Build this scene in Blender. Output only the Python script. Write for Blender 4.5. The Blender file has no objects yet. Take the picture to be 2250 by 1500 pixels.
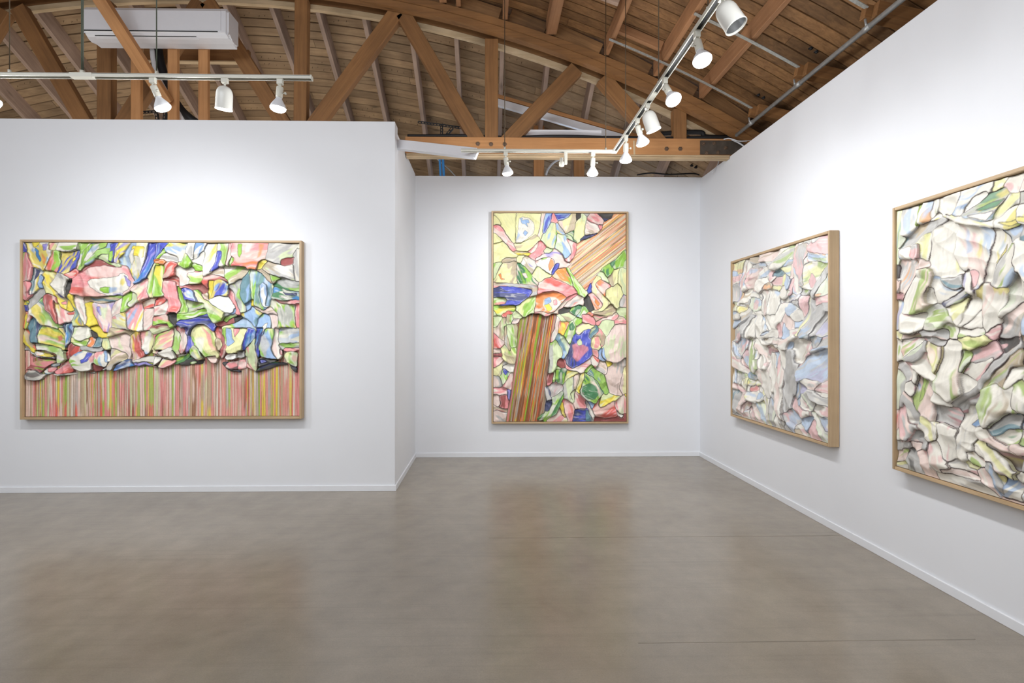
import bpy, bmesh, math, random
import numpy as np
from mathutils import Vector, Matrix

S = bpy.context.scene
COL = S.collection
rad = math.radians

# ------------------------------------------------------------------ camera
EYE = Vector((0.0, 0.0, 1.334))
F = 1180.0                      # focal length in pixels of a 2250 px wide frame
CX, CY = 1094.0, 744.0          # principal point of the shifted lens
YAW = rad(1.1)
cam_d = bpy.data.cameras.new('camera')
cam = bpy.data.objects.new('camera', cam_d)
COL.objects.link(cam)
cam.location = EYE
cam.rotation_euler = (rad(90), 0, -YAW)
cam_d.sensor_width = 36.0
cam_d.lens = F / 2250.0 * 36.0
cam_d.shift_x = (1125.0 - CX) / 2250.0
cam_d.shift_y = -(750.0 - CY) / 2250.0
cam_d.clip_end = 60
S.camera = cam

# ------------------------------------------------------------------ world, exposure
S.view_settings.view_transform = 'Standard'
S.view_settings.look = 'None'
S.view_settings.gamma = 1.0
S.view_settings.use_curve_mapping = False
S.view_settings.exposure = 0.0
w = bpy.data.worlds.new('world'); S.world = w
w.use_nodes = True
w.node_tree.nodes['Background'].inputs[0].default_value = (0.55, 0.66, 0.85, 1)
w.node_tree.nodes['Background'].inputs[1].default_value = 0.4
S.cycles.max_bounces = 8
S.cycles.diffuse_bounces = 5
S.cycles.use_denoising = True
S.cycles.sample_clamp_indirect = 1.5
S.cycles.blur_glossy = 1.0

def area(name, loc, target, sx, sy, power, col, rot=None):
    d = bpy.data.lights.new(name, 'AREA'); d.shape = 'RECTANGLE'
    d.size = sx; d.size_y = sy; d.energy = power; d.color = col
    o = bpy.data.objects.new(name, d); COL.objects.link(o)
    o.location = loc
    o.rotation_euler = rot or (Vector(target) - Vector(loc)).to_track_quat('-Z', 'Y').to_euler()
    return o
# added soft area fills, standing in for the unseen rest of the gallery
area('gallery_fill', (-2.2, -2.4, 3.6), (-0.8, 3.0, 1.2), 5.0, 2.4, 150, (0.90, 0.95, 1.0))
area('gallery_fill', (-3.4, 1.3, 3.5), (-2.6, 3.2, 0), 4.0, 1.2, 26, (0.90, 0.95, 1.0))
# daylight reaching the storeroom behind the far wall
area('storeroom_daylight', (1.2, 7.9, 2.4), (0.6, 6.6, 3.6), 2.5, 1.0, 22, (0.62, 0.78, 1.0))
# unseen warm fill added behind the left wall, facing up at the roof
area('backroom_fill', (-3.4, 5.75, 2.3), None, 4.2, 0.9, 30, (1.0, 0.94, 0.86), (math.pi, 0, 0))

SPOT_W = 32.0
SPILL_W = 9.0
SPOT_COL = (0.965, 0.98, 1.0)

# ------------------------------------------------------------------ geometry helpers
def ray(px, py):
    u = (px - CX) / F; v = (CY - py) / F
    c, s = math.cos(YAW), math.sin(YAW)
    return Vector((s + u * c, c - u * s, v))
def on_y(px, py, y):
    d = ray(px, py); return EYE + d * (y / d.y)
def on_x(px, py, x):
    d = ray(px, py); return EYE + d * (x / d.x)
def on_z(px, py, z):
    d = ray(px, py); return EYE + d * ((z - EYE.z) / d.z)

def tag(o, label=None, cat=None, group=None, kind=None):
    if label: o['label'] = label
    if cat: o['category'] = cat
    if group: o['group'] = group
    if kind: o['kind'] = kind
    return o
def empty(name, loc, label, cat, group=None):
    o = bpy.data.objects.new(name, None); COL.objects.link(o)
    o.location = loc; o.empty_display_size = 0.1
    return tag(o, label, cat, group)
def link(name, me, parent=None):
    o = bpy.data.objects.new(name, me); COL.objects.link(o)
    if parent is not None:
        o.parent = parent
    return o
def base_of(parent):
    """world matrix of an unscaled chain of parents (no depsgraph needed)"""
    m = Matrix.Identity(4)
    chain = []
    p = parent
    while p is not None:
        chain.append(p); p = p.parent
    for p in reversed(chain):
        m = m @ p.matrix_parent_inverse @ p.matrix_basis
    return m
def place(o, M):
    """put o at world matrix M whatever its parents"""
    o.matrix_basis = base_of(o.parent).inverted() @ M if o.parent else M
    return o
def mesh(name, verts, faces, mat, smooth=False):
    me = bpy.data.meshes.new(name)
    me.from_pydata([tuple(v) for v in verts], [], faces)
    if smooth:
        me.polygons.foreach_set('use_smooth', [True] * len(me.polygons))
    if mat: me.materials.append(mat)
    me.update()
    return me
def bm_mesh(name, bm, mat, smooth=False):
    me = bpy.data.meshes.new(name)
    bmesh.ops.recalc_face_normals(bm, faces=bm.faces[:])
    bm.to_mesh(me); bm.free()
    if smooth:
        me.polygons.foreach_set('use_smooth', [True] * len(me.polygons))
    if mat: me.materials.append(mat)
    return me
def add_box(bm, c, s, M=None):
    r = bmesh.ops.create_cube(bm, size=1.0)
    vs = r['verts']
    for v in vs:
        v.co = Vector((v.co.x * s[0] + c[0], v.co.y * s[1] + c[1], v.co.z * s[2] + c[2]))
        if M: v.co = M @ v.co
    return vs
def box(name, lo, hi, mat, parent=None, bevel=0.0):
    """axis-aligned box between two world corners, origin at its base centre"""
    lo = Vector(lo); hi = Vector(hi)
    c = (lo + hi) / 2; s = hi - lo
    bm = bmesh.new(); add_box(bm, (0, 0, s.z / 2), s)
    if bevel:
        bmesh.ops.bevel(bm, geom=bm.edges[:], offset=bevel, segments=2, affect='EDGES', profile=0.6)
    o = link(name, bm_mesh(name, bm, mat), parent)
    return place(o, Matrix.Translation((c.x, c.y, lo.z)))
def frame_of(p0, p1, up=(0, 0, 1)):
    p0 = Vector(p0); p1 = Vector(p1)
    x = (p1 - p0).normalized(); u = Vector(up)
    if abs(x.dot(u)) > 0.98: u = Vector((0, 1, 0))
    y = u.cross(x).normalized(); z = x.cross(y)
    M = Matrix((x, y, z)).transposed().to_4x4()
    M.translation = (p0 + p1) / 2
    return M, (p1 - p0).length
def beam(name, p0, p1, wid, hei, mat, parent=None, up=(0, 0, 1), bevel=0.003):
    """square timber from p0 to p1; local X runs along it, wid across, hei along up"""
    M, L = frame_of(p0, p1, up)
    bm = bmesh.new(); add_box(bm, (0, 0, 0), (L, wid, hei))
    if bevel:
        bmesh.ops.bevel(bm, geom=bm.edges[:], offset=bevel, segments=1, affect='EDGES')
    o = link(name, bm_mesh(name, bm, mat), parent)
    return place(o, M)
def tube_bm(bm, pts, r, seg=10, cap=True):
    pts = [Vector(p) for p in pts]
    rings = []
    prev = None
    for i, p in enumerate(pts):
        d = (pts[min(i + 1, len(pts) - 1)] - pts[max(i - 1, 0)]).normalized()
        a = prev if prev is not None else (Vector((0, 0, 1)) if abs(d.z) < 0.9 else Vector((1, 0, 0)))
        x = (a - d * a.dot(d)).normalized(); prev = x
        y = d.cross(x)
        rr = r[i] if isinstance(r, (list, tuple)) else r
        rings.append([bm.verts.new(p + (x * math.cos(t) + y * math.sin(t)) * rr)
                      for t in [2 * math.pi * k / seg for k in range(seg)]])
    for a, b in zip(rings, rings[1:]):
        for k in range(seg):
            bm.faces.new((a[k], a[(k + 1) % seg], b[(k + 1) % seg], b[k]))
    if cap:
        bm.faces.new(rings[0][::-1]); bm.faces.new(rings[-1])
def tube(name, pts, r, mat, parent=None, seg=10):
    c = Vector(pts[0])
    bm = bmesh.new(); tube_bm(bm, [Vector(p) - c for p in pts], r, seg)
    o = link(name, bm_mesh(name, bm, mat, True), parent)
    return place(o, Matrix.Translation(c))
def smooth_path(pts, n=6):
    pts = [Vector(p) for p in pts]
    P = [pts[0]] + pts + [pts[-1]]
    out = []
    for i in range(1, len(P) - 2):
        for k in range(n):
            t = k / n
            a, b, c, d = P[i - 1], P[i], P[i + 1], P[i + 2]
            out.append(0.5 * ((2 * b) + (c - a) * t + (2 * a - 5 * b + 4 * c - d) * t * t + (3 * b - a - 3 * c + d) * t ** 3))
    out.append(pts[-1])
    return out
def lathe(name, prof, mat, parent, M, seg=24, smooth=True):
    """profile of (radius, z) spun about local Z, placed by world matrix M"""
    bm = bmesh.new(); rings = []
    for r, z in prof:
        if r < 1e-5: rings.append([bm.verts.new((0, 0, z))])
        else: rings.append([bm.verts.new((r * math.cos(2 * math.pi * k / seg), r * math.sin(2 * math.pi * k / seg), z)) for k in range(seg)])
    for a, b in zip(rings, rings[1:]):
        for k in range(seg):
            k2 = (k + 1) % seg
            if len(a) == 1 and len(b) == 1: continue
            if len(a) == 1: bm.faces.new((a[0], b[k2], b[k]))
            elif len(b) == 1: bm.faces.new((a[k], a[k2], b[0]))
            else: bm.faces.new((a[k], a[k2], b[k2], b[k]))
    o = link(name, bm_mesh(name, bm, mat, smooth), parent)
    return place(o, M)

# ------------------------------------------------------------------ materials
def lin(c):
    return tuple(((v / 255) / 12.92 if v / 255 <= 0.04045 else ((v / 255 + 0.055) / 1.055) ** 2.4) for v in c)
def rgba(c): return (*lin(c), 1)
def new_mat(name):
    m = bpy.data.materials.new(name); m.use_nodes = True
    nt = m.node_tree; b = nt.nodes['Principled BSDF']
    return m, nt, b
def N(nt, typ, **kw):
    n = nt.nodes.new(typ)
    for k, v in kw.items(): setattr(n, k, v)
    return n
def plain(name, c, rough=0.5, metal=0.0, var=0.04, scale=18.0, bump=0.0):
    m, nt, b = new_mat(name)
    tc = N(nt, 'ShaderNodeTexCoord'); no = N(nt, 'ShaderNodeTexNoise')
    no.inputs['Scale'].default_value = scale; no.inputs['Detail'].default_value = 3
    nt.links.new(tc.outputs['Object'], no.inputs['Vector'])
    mx = N(nt, 'ShaderNodeMix', data_type='RGBA')
    a = tuple(max(0, v * (1 - var)) for v in c); z = tuple(min(255, v * (1 + var)) for v in c)
    mx.inputs[6].default_value = rgba(a); mx.inputs[7].default_value = rgba(z)
    nt.links.new(no.outputs['Fac'], mx.inputs[0])
    nt.links.new(mx.outputs[2], b.inputs['Base Color'])
    b.inputs['Roughness'].default_value = rough; b.inputs['Metallic'].default_value = metal
    if bump:
        bp = N(nt, 'ShaderNodeBump'); bp.inputs['Strength'].default_value = bump; bp.inputs['Distance'].default_value = 0.002
        nt.links.new(no.outputs['Fac'], bp.inputs['Height']); nt.links.new(bp.outputs[0], b.inputs['Normal'])
    return m
def wood(name, c1, c2, grain=26.0, along=1.3, rough=0.7, tone=0.35, stain=0.0, knots=True):
    """long grain along local X, each object a tone of its own"""
    m, nt, b = new_mat(name); L = nt.links
    tc = N(nt, 'ShaderNodeTexCoord'); oi = N(nt, 'ShaderNodeObjectInfo')
    off = N(nt, 'ShaderNodeVectorMath', operation='SCALE'); off.inputs[0].default_value = (37, 19, 53)
    L.new(oi.outputs['Random'], off.inputs['Scale'])
    ad = N(nt, 'ShaderNodeVectorMath', operation='ADD')
    L.new(tc.outputs['Object'], ad.inputs[0]); L.new(off.outputs[0], ad.inputs[1])
    mp = N(nt, 'ShaderNodeMapping'); mp.inputs['Scale'].default_value = (along, grain, grain)
    L.new(ad.outputs[0], mp.inputs['Vector'])
    n1 = N(nt, 'ShaderNodeTexNoise'); n1.inputs['Scale'].default_value = 1.0; n1.inputs['Detail'].default_value = 6
    n1.inputs['Roughness'].default_value = 0.65; n1.inputs['Distortion'].default_value = 0.6
    L.new(mp.outputs[0], n1.inputs['Vector'])
    n2 = N(nt, 'ShaderNodeTexNoise'); n2.inputs['Scale'].default_value = 2.6; n2.inputs['Detail'].default_value = 4
    L.new(ad.outputs[0], n2.inputs['Vector'])
    r1 = N(nt, 'ShaderNodeValToRGB')
    r1.color_ramp.elements[0].position = 0.22; r1.color_ramp.elements[0].color = rgba(c1)
    r1.color_ramp.elements[1].position = 0.80; r1.color_ramp.elements[1].color = rgba(c2)
    L.new(n1.outputs['Fac'], r1.inputs[0])
    # tone per object and slow stains
    mr = N(nt, 'ShaderNodeMapRange'); mr.inputs[3].default_value = 1 - tone; mr.inputs[4].default_value = 1 + tone * 0.6
    L.new(oi.outputs['Random'], mr.inputs[0])
    st = N(nt, 'ShaderNodeMapRange'); st.inputs[1].default_value = 0.3; st.inputs[2].default_value = 0.7
    st.inputs[3].default_value = 0.8 - stain; st.inputs[4].default_value = 1.12
    L.new(n2.outputs['Fac'], st.inputs[0])
    mu = N(nt, 'ShaderNodeMath', operation='MULTIPLY'); L.new(mr.outputs[0], mu.inputs[0]); L.new(st.outputs[0], mu.inputs[1])
    fin = mu.outputs[0]
    if knots:
        mk = N(nt, 'ShaderNodeMapping'); mk.inputs['Scale'].default_value = (1.6, 6, 6)
        L.new(ad.outputs[0], mk.inputs['Vector'])
        vo = N(nt, 'ShaderNodeTexVoronoi'); vo.inputs['Scale'].default_value = 1.0
        L.new(mk.outputs[0], vo.inputs['Vector'])
        kr = N(nt, 'ShaderNodeMapRange'); kr.inputs[1].default_value = 0.04; kr.inputs[2].default_value = 0.13
        kr.inputs[3].default_value = 0.45; kr.inputs[4].default_value = 1.0
        L.new(vo.outputs['Distance'], kr.inputs[0])
        m2 = N(nt, 'ShaderNodeMath', operation='MULTIPLY'); L.new(fin, m2.inputs[0]); L.new(kr.outputs[0], m2.inputs[1]); fin = m2.outputs[0]
    sc = N(nt, 'ShaderNodeVectorMath', operation='SCALE')
    L.new(r1.outputs['Color'], sc.inputs[0]); L.new(fin, sc.inputs['Scale'])
    L.new(sc.outputs[0], b.inputs['Base Color'])
    b.inputs['Roughness'].default_value = rough
    bp = N(nt, 'ShaderNodeBump'); bp.inputs['Strength'].default_value = 0.35; bp.inputs['Distance'].default_value = 0.003
    L.new(n1.outputs['Fac'], bp.inputs['Height']); L.new(bp.outputs[0], b.inputs['Normal'])
    return m
def emit(name, c, strength):
    m, nt, b = new_mat(name)
    b.inputs['Base Color'].default_value = (0.9, 0.9, 0.9, 1)
    b.inputs['Emission Color'].default_value = (*c, 1); b.inputs['Emission Strength'].default_value = strength
    return m

M_wall = plain('white_wall_paint', (232, 234, 238), 0.75, var=0.008, scale=3.0, bump=0.05)
M_base = plain('white_trim_paint', (234, 236, 240), 0.4, var=0.015, scale=9.0)
M_fir = wood('orange_fir_timber', (118, 82, 48), (164, 117, 70), tone=0.12)
M_fir2 = wood('fresh_fir_timber', (172, 118, 70), (208, 154, 102), tone=0.1)
M_raft = wood('pale_rafter_timber', (156, 132, 116), (200, 172, 152), tone=0.2, stain=0.05)
M_purl = wood('purlin_timber', (150, 104, 68), (196, 146, 104), tone=0.15, stain=0.1)
M_plank_f = wood('dark_roof_plank', (112, 78, 48), (184, 138, 90), grain=30, tone=0.3, stain=0.25)
M_plank_b = wood('weathered_roof_plank', (150, 120, 90), (196, 166, 128), grain=30, tone=0.22, stain=0.1)
M_cream = wood('cream_painted_strip', (190, 160, 120), (232, 208, 172), grain=20, tone=0.1, stain=0.15)
M_deck = plain('roof_felt', (28, 22, 18), 0.9)
M_track = plain('ivory_track_enamel', (214, 212, 200), 0.35, var=0.02)
M_can = plain('white_lamp_enamel', (226, 226, 220), 0.22, var=0.01)
M_black = plain('black_rubber', (22, 22, 24), 0.6)
M_slot = plain('dark_slot', (20, 20, 20), 0.7)
M_steel = plain('galvanised_steel', (166, 168, 168), 0.42, metal=0.45, var=0.15, scale=40)
M_strap = plain('zinc_strap', (168, 170, 166), 0.5, metal=0.5, var=0.25, scale=60)
M_plate = plain('dark_steel_plate', (92, 84, 76), 0.45, metal=0.4, var=0.25, scale=14, bump=0.2)
M_bolt = plain('rusty_bolt', (112, 92, 76), 0.5, metal=0.5, var=0.3, scale=60)
M_cable = plain('hanger_cable', (92, 78, 60), 0.5, metal=0.4)
M_rod = plain('green_grey_rod', (72, 78, 64), 0.5)
M_acw = plain('white_plastic', (232, 233, 238), 0.25, var=0.01)
M_blue = plain('blue_painted_strut', (52, 140, 210), 0.5, var=0.08)
M_bcable = plain('blue_cable_jacket', (40, 96, 190), 0.5)
M_wpipe = plain('white_pipe', (214, 216, 220), 0.4)
M_brick = None
M_alu = plain('brushed_reflector', (200, 202, 204), 0.25, metal=0.9)
M_glow = emit('lit_lamp_face', (1.0, 0.985, 0.96), 7.0)
M_frost = plain('frosted_reflector_bulb', (226, 228, 232), 0.3, var=0.01)
# ------------------------------------------------------------------ room shell
p = on_z(865, 1077.5, 0); YL = p.y                       # left wall face
p = on_z(1225, 1003, 0); YB = p.y                        # far wall face
XR = on_y(1538, 800, YB).x                               # right wall face
XC = (on_y(865, 700, YL).x + on_y(914.7, 700, YB).x) / 2 # return between left and far wall
ZL = on_y(700, 265.4, YL).z
ZB = on_y(1225, 387.5, YB).z
ZR = 0.5 * (on_y(1541, 392, YB).z + on_x(2062, 0, XR).z)
XW = -7.5; YR = -5.0

def floor_mat():
    m, nt, b = new_mat('polished_concrete'); L = nt.links
    tc = N(nt, 'ShaderNodeTexCoord')
    def noise(scale, detail=5, rough=0.6, stretch=None):
        n = N(nt, 'ShaderNodeTexNoise'); n.inputs['Scale'].default_value = scale
        n.inputs['Detail'].default_value = detail; n.inputs['Roughness'].default_value = rough
        if stretch:
            mp = N(nt, 'ShaderNodeMapping'); mp.inputs['Scale'].default_value = stretch[0]; mp.inputs['Rotation'].default_value = stretch[1]
            L.new(tc.outputs['Object'], mp.inputs['Vector']); L.new(mp.outputs[0], n.inputs['Vector'])
        else: L.new(tc.outputs['Object'], n.inputs['Vector'])
        return n
    a = noise(0.9); c = noise(7.0); g = noise(160.0, 2)
    r = N(nt, 'ShaderNodeValToRGB')
    e = r.color_ramp.elements
    e[0].position = 0.3; e[0].color = rgba((129, 119, 104)); e[1].position = 0.7; e[1].color = rgba((148, 139, 125))
    L.new(a.outputs['Fac'], r.inputs[0])
    mx = N(nt, 'ShaderNodeMix', data_type='RGBA', blend_type='OVERLAY'); mx.inputs[0].default_value = 0.22
    L.new(r.outputs['Color'], mx.inputs[6]); L.new(c.outputs['Fac'], mx.inputs[7])
    m2 = N(nt, 'ShaderNodeMix', data_type='RGBA', blend_type='OVERLAY'); m2.inputs[0].default_value = 0.14
    L.new(mx.outputs[2], m2.inputs[6]); L.new(g.outputs['Fac'], m2.inputs[7])
    cur = m2.outputs[2]
    # scuffs and hairline scratches in two directions
    for k, (sc, rot, lo, hi, amt) in enumerate([((0.5, 16, 1), (0, 0, 0.35), 0.66, 0.72, 0.20), ((0.7, 22, 1), (0, 0, -0.6), 0.68, 0.73, 0.16), ((0.35, 60, 1), (0, 0, 1.2), 0.70, 0.74, 0.18), ((0.4, 40, 1), (0, 0, 0.05), 0.67, 0.72, 0.07)]):
        n = noise(1.5, 1.5, 0.5, (sc, rot))
        mr = N(nt, 'ShaderNodeMapRange'); mr.inputs[1].default_value = lo - .08; mr.inputs[2].default_value = hi + .10
        mr.inputs[3].default_value = 0; mr.inputs[4].default_value = amt * 0.75
        L.new(n.outputs['Fac'], mr.inputs[0])
        mm = N(nt, 'ShaderNodeMix', data_type='RGBA', blend_type='MULTIPLY')
        L.new(mr.outputs[0], mm.inputs[0]); L.new(cur, mm.inputs[6]); mm.inputs[7].default_value = (0.35, 0.32, 0.3, 1)
        cur = mm.outputs[2]
    L.new(cur, b.inputs['Base Color'])
    rr = N(nt, 'ShaderNodeMapRange'); rr.inputs[3].default_value = 0.22; rr.inputs[4].default_value = 0.262
    L.new(c.outputs['Fac'], rr.inputs[0]); L.new(rr.outputs[0], b.inputs['Roughness'])
    b.inputs['Specular IOR Level'].default_value = 0.8
    return m
M_floor = floor_mat()

def structure(o, label):
    return tag(o, label, None, None, 'structure')
floor = structure(box('floor', (XW - 0.2, YR - 0.2, -0.12), (3.3, 9.2, 0.0), M_floor), 'grey brown polished concrete floor with scuffs')
# control joints sawn in the concrete read as shallow dark strips
M_joint = plain('filled_joint', (128, 119, 106), 0.3, var=0.2, scale=7)
for (pa, pb, wd) in (((1074, 1182), (1846, 1176), .005), ((1400, 1407), (2150, 1409), .006)):
    a, c = on_z(*pa, 0), on_z(*pb, 0)
    beam('control_joint', (a.x, (a.y + c.y) / 2, 0.0003), (min(c.x, XR - .02), (a.y + c.y) / 2, 0.0003), wd, 0.0008, M_joint, floor, bevel=0)
structure(box('wall_left', (XW, YL, 0), (XC, YL + 0.14, ZL), M_wall, bevel=0.004), 'white wall behind the landscape painting, open above')
structure(box('wall_return', (XC - 0.14, YL + 0.14, 0), (XC, YB, ZB + 0.015), M_wall, bevel=0.004), 'short white return wall between the left and far walls')
structure(box('wall_back', (XC - 0.14, YB, 0), (XR + 0.14, YB + 0.14, ZB), M_wall, bevel=0.004), 'white far wall behind the upright painting')
structure(box('wall_right', (XR, YR, 0), (XR + 0.14, YB, ZR), M_wall, bevel=0.004), 'long white right wall behind two paintings')
structure(box('wall_rear', (XW, YR - 0.15, 0), (3.2, YR, 5.0), M_wall), 'white wall behind the viewpoint')
structure(box('wall_side', (XW - 0.15, YR, 0), (XW, 9.2, 5.0), M_wall), 'white wall at the far left of the gallery')
structure(box('wall_end', (XW, 9.0, 0), (3.2, 9.15, 5.0), M_wall), 'end wall of the store room behind the partitions')
bh, bd = 0.05, 0.012
structure(box('baseboard_left', (XW, YL - bd, 0), (XC + bd, YL, bh), M_base, bevel=0.003), 'low white baseboard under the left wall')
structure(box('baseboard_return', (XC, YL, 0), (XC + bd, YB - bd, bh), M_base, bevel=0.003), 'low white baseboard of the return wall')
structure(box('baseboard_back', (XC, YB - bd, 0), (XR - bd, YB, bh), M_base, bevel=0.003), 'low white baseboard under the far wall')
structure(box('baseboard_right', (XR - bd, YR, 0), (XR, YB, bh), M_base, bevel=0.003), 'low white baseboard under the right wall')

# brick outer wall seen as a strip above the right partition
def brick_mat():
    m, nt, b = new_mat('old_brick'); L = nt.links
    tc = N(nt, 'ShaderNodeTexCoord'); mp = N(nt, 'ShaderNodeMapping'); mp.inputs['Rotation'].default_value = (rad(90), 0, rad(90))
    L.new(tc.outputs['Object'], mp.inputs['Vector'])
    br = N(nt, 'ShaderNodeTexBrick'); br.inputs['Scale'].default_value = 4.5
    br.inputs['Color1'].default_value = rgba((104, 62, 44)); br.inputs['Color2'].default_value = rgba((70, 46, 34)); br.inputs['Mortar'].default_value = rgba((96, 86, 76))
    br.inputs['Mortar Size'].default_value = 0.02
    L.new(mp.outputs[0], br.inputs['Vector']); L.new(br.outputs['Color'], b.inputs['Base Color']); b.inputs['Roughness'].default_value = 0.9
    return m
M_brick = brick_mat()
structure(box('wall_outer', (XR + 0.55, YR, 0), (XR + 0.75, 9.0, 3.42), M_brick), 'dark brick outer wall glimpsed above the right partition')

# ------------------------------------------------------------------ curved roof
XA, ZA = -2.95, -6.27
def arc_z(x, R): return ZA + math.sqrt(max(R * R - (x - XA) ** 2, 0.01))
YT = on_x(890, 330, XC).y           # front face of the truss
R_CH0, R_CH1 = 11.0, 11.14          # underside and top of the truss chord
R_PL = R_CH1 + 0.15                 # underside of the front planks
def arc_strip(name, x0, x1, y0, y1, zf, th, mat, parent, step=0.35):
    """curved board from x0 to x1; zf(x, y) is its underside"""
    n = max(2, int(abs(x1 - x0) / step) + 1)
    c = Vector(((x0 + x1) / 2, (y0 + y1) / 2, zf((x0 + x1) / 2, (y0 + y1) / 2)))
    vs, fs = [], []
    for i in range(n + 1):
        x = x0 + (x1 - x0) * i / n
        for y, dz in ((y0, 0), (y1, 0), (y1, th), (y0, th)):
            vs.append(Vector((x, y, zf(x, y) + dz)) - c)
    for i in range(n):
        a = i * 4
        for k in range(4):
            fs.append((a + k, a + (k + 1) % 4, a + 4 + (k + 1) % 4, a + 4 + k))
    fs.append((0, 3, 2, 1)); fs.append((n * 4, n * 4 + 1, n * 4 + 2, n * 4 + 3))
    me = mesh(name, vs, fs, mat)
    o = link(name, me, parent)
    return place(o, Matrix.Translation(c))
SL = math.tan(rad(26.0)); YK = YT + 0.16       # where the roof breaks into its sloping end
def zf_front(x, y): return arc_z(x, R_PL)
def zf_hip(x, y): return arc_z(x, R_CH1 + 0.13) - (y - YK) * SL
# roof deck above the boards
def deck(name, y0, y1, zf, label=None):
    o = arc_strip(name, XW, 3.2, y0, y1, lambda x, y: zf(x, y) + 0.03, 0.03, M_deck, None)
    return o
ceiling = deck('ceiling', YR, YK, zf_front)
structure(ceiling, 'curved timber roof of dark planks on purlins')
ceiling_hip = deck('ceiling_slope', YK, 8.9, zf_hip)
structure(ceiling_hip, 'sloping end of the timber roof with pale rafters')
rng = random.Random(5)
def plank_rows(parent, ys, wid, zf, mat, xlo, xhi, seed):
    rr = random.Random(seed)
    for y in ys:
        x = xlo - rr.random() * 1.5
        while x < xhi:
            L = rr.uniform(1.6, 3.6); x1 = min(x + L, xhi)
            if x1 - x > 0.15 and x1 > xlo:
                dz = rr.uniform(-0.003, 0.004)
                arc_strip('plank', max(x, xlo), x1 - 0.003, y + 0.004, y + wid - rr.uniform(0.006, 0.010),
                          lambda a, b, dz=dz: zf(a, b) + dz, 0.018, mat, parent)
            x = x1
PW = 0.122
ys = [YK - (k + 1) * PW for k in range(22)]
plank_rows(ceiling, ys, PW, zf_front, M_plank_f, -2.6, 3.1, 11)
# rest of the front roof, out of the frame, as one joined layer
vs, fs = [], []
def add_strip(x0, x1, y0, y1, zf, th, n=14):
    b = len(vs)
    for i in range(n + 1):
        x = x0 + (x1 - x0) * i / n
        for y, dz in ((y0, 0), (y1, 0), (y1, th), (y0, th)): vs.append((x, y, zf(x, y) + dz))
    for i in range(n):
        a = b + i * 4
        for k in range(4): fs.append((a + k, a + (k + 1) % 4, a + 4 + (k + 1) % 4, a + 4 + k))
y = YK - 22 * PW
while y > YR:
    add_strip(XW, 3.1, y - PW + 0.005, y, zf_front, 0.018); y -= PW
for yy in ys: add_strip(XW, -2.6, yy + 0.002, yy + PW - 0.005, zf_front, 0.018, 8)
o = place(link('planking', mesh('planking', vs, fs, M_plank_f), ceiling), Matrix.Identity(4)); o['kind'] = 'stuff'
HW = 0.092
plank_rows(ceiling_hip, [YK + 0.02 + k * HW for k in range(30)], HW, zf_hip, M_plank_b, -6.6, 3.1, 23)

# purlins of the front roof
for X, wd in ((-6.2, .045), (-5.3, .045), (-4.4, .045), (-3.5, .045), (-2.6, .045), (-1.75, .045), (-0.95, .045), (-0.43, .07), (-0.28, .045), (0.17, .05), (0.62, .10), (1.16, .046), (1.64, .046), (2.09, .046)):
    zt = arc_z(X, R_PL) - 0.003
    beam('purlin', (X, YR, zt - 0.073), (X, YT - 0.10, zt - 0.073), wd, 0.145, M_purl, ceiling)
# blocking between the purlins next to the truss
PX = [-0.95, -0.35, 0.17, 0.62, 1.16, 1.64, 2.09, 2.62]
for a, b in zip(PX, PX[1:]):
    za, zb = arc_z(a, R_PL) - 0.08, arc_z(b, R_PL) - 0.08
    beam('blocking', (a + .05, YT - 0.05, za), (b - .05, YT - 0.05, zb), 0.04, 0.13, M_plank_f, ceiling)
beam('blocking', (0.68, 4.52, arc_z(0.68, R_PL) - .06), (1.12, 4.52, arc_z(1.12, R_PL) - .06), 0.045, 0.10, M_raft, ceiling)
beam('blocking', (1.20, 4.9, arc_z(1.2, R_PL) - .05), (1.60, 4.9, arc_z(1.6, R_PL) - .05), 0.045, 0.08, M_purl, ceiling)
beam('blocking', (0.66, 3.9, arc_z(0.66, R_PL) - .05), (1.13, 3.9, arc_z(1.13, R_PL) - .05), 0.045, 0.08, M_purl, ceiling)
# steel straps across the purlins, running on to the brackets over the wall
for Y in (4.93, 4.18, 3.42):
    o = arc_strip('strap', 1.12 if Y > 4.3 else 1.62, 2.45, Y - 0.016, Y + 0.016, lambda x, y: arc_z(x, R_CH1) - 0.008, 0.004, M_strap, ceiling, 0.15)
    zb = arc_z(2.6, R_CH1) + 0.01
    beam('bracket_block', (2.48, Y - 0.03, zb + 0.04), (3.05, Y - 0.03, zb - 0.08), 0.05, 0.10, M_fir, ceiling)
    beam('bracket_block', (2.44, Y + 0.025, zb + 0.055), (3.05, Y + 0.025, zb - 0.07), 0.05, 0.09, M_fir, ceiling)
# ledger along the outer wall
beam('ledger', (XR + 0.42, YR, arc_z(XR + 0.42, R_PL) - 0.13), (XR + 0.42, YT - 0.1, arc_z(XR + 0.42, R_PL) - 0.13), 0.07, 0.15, M_plank_f, ceiling)
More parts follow.
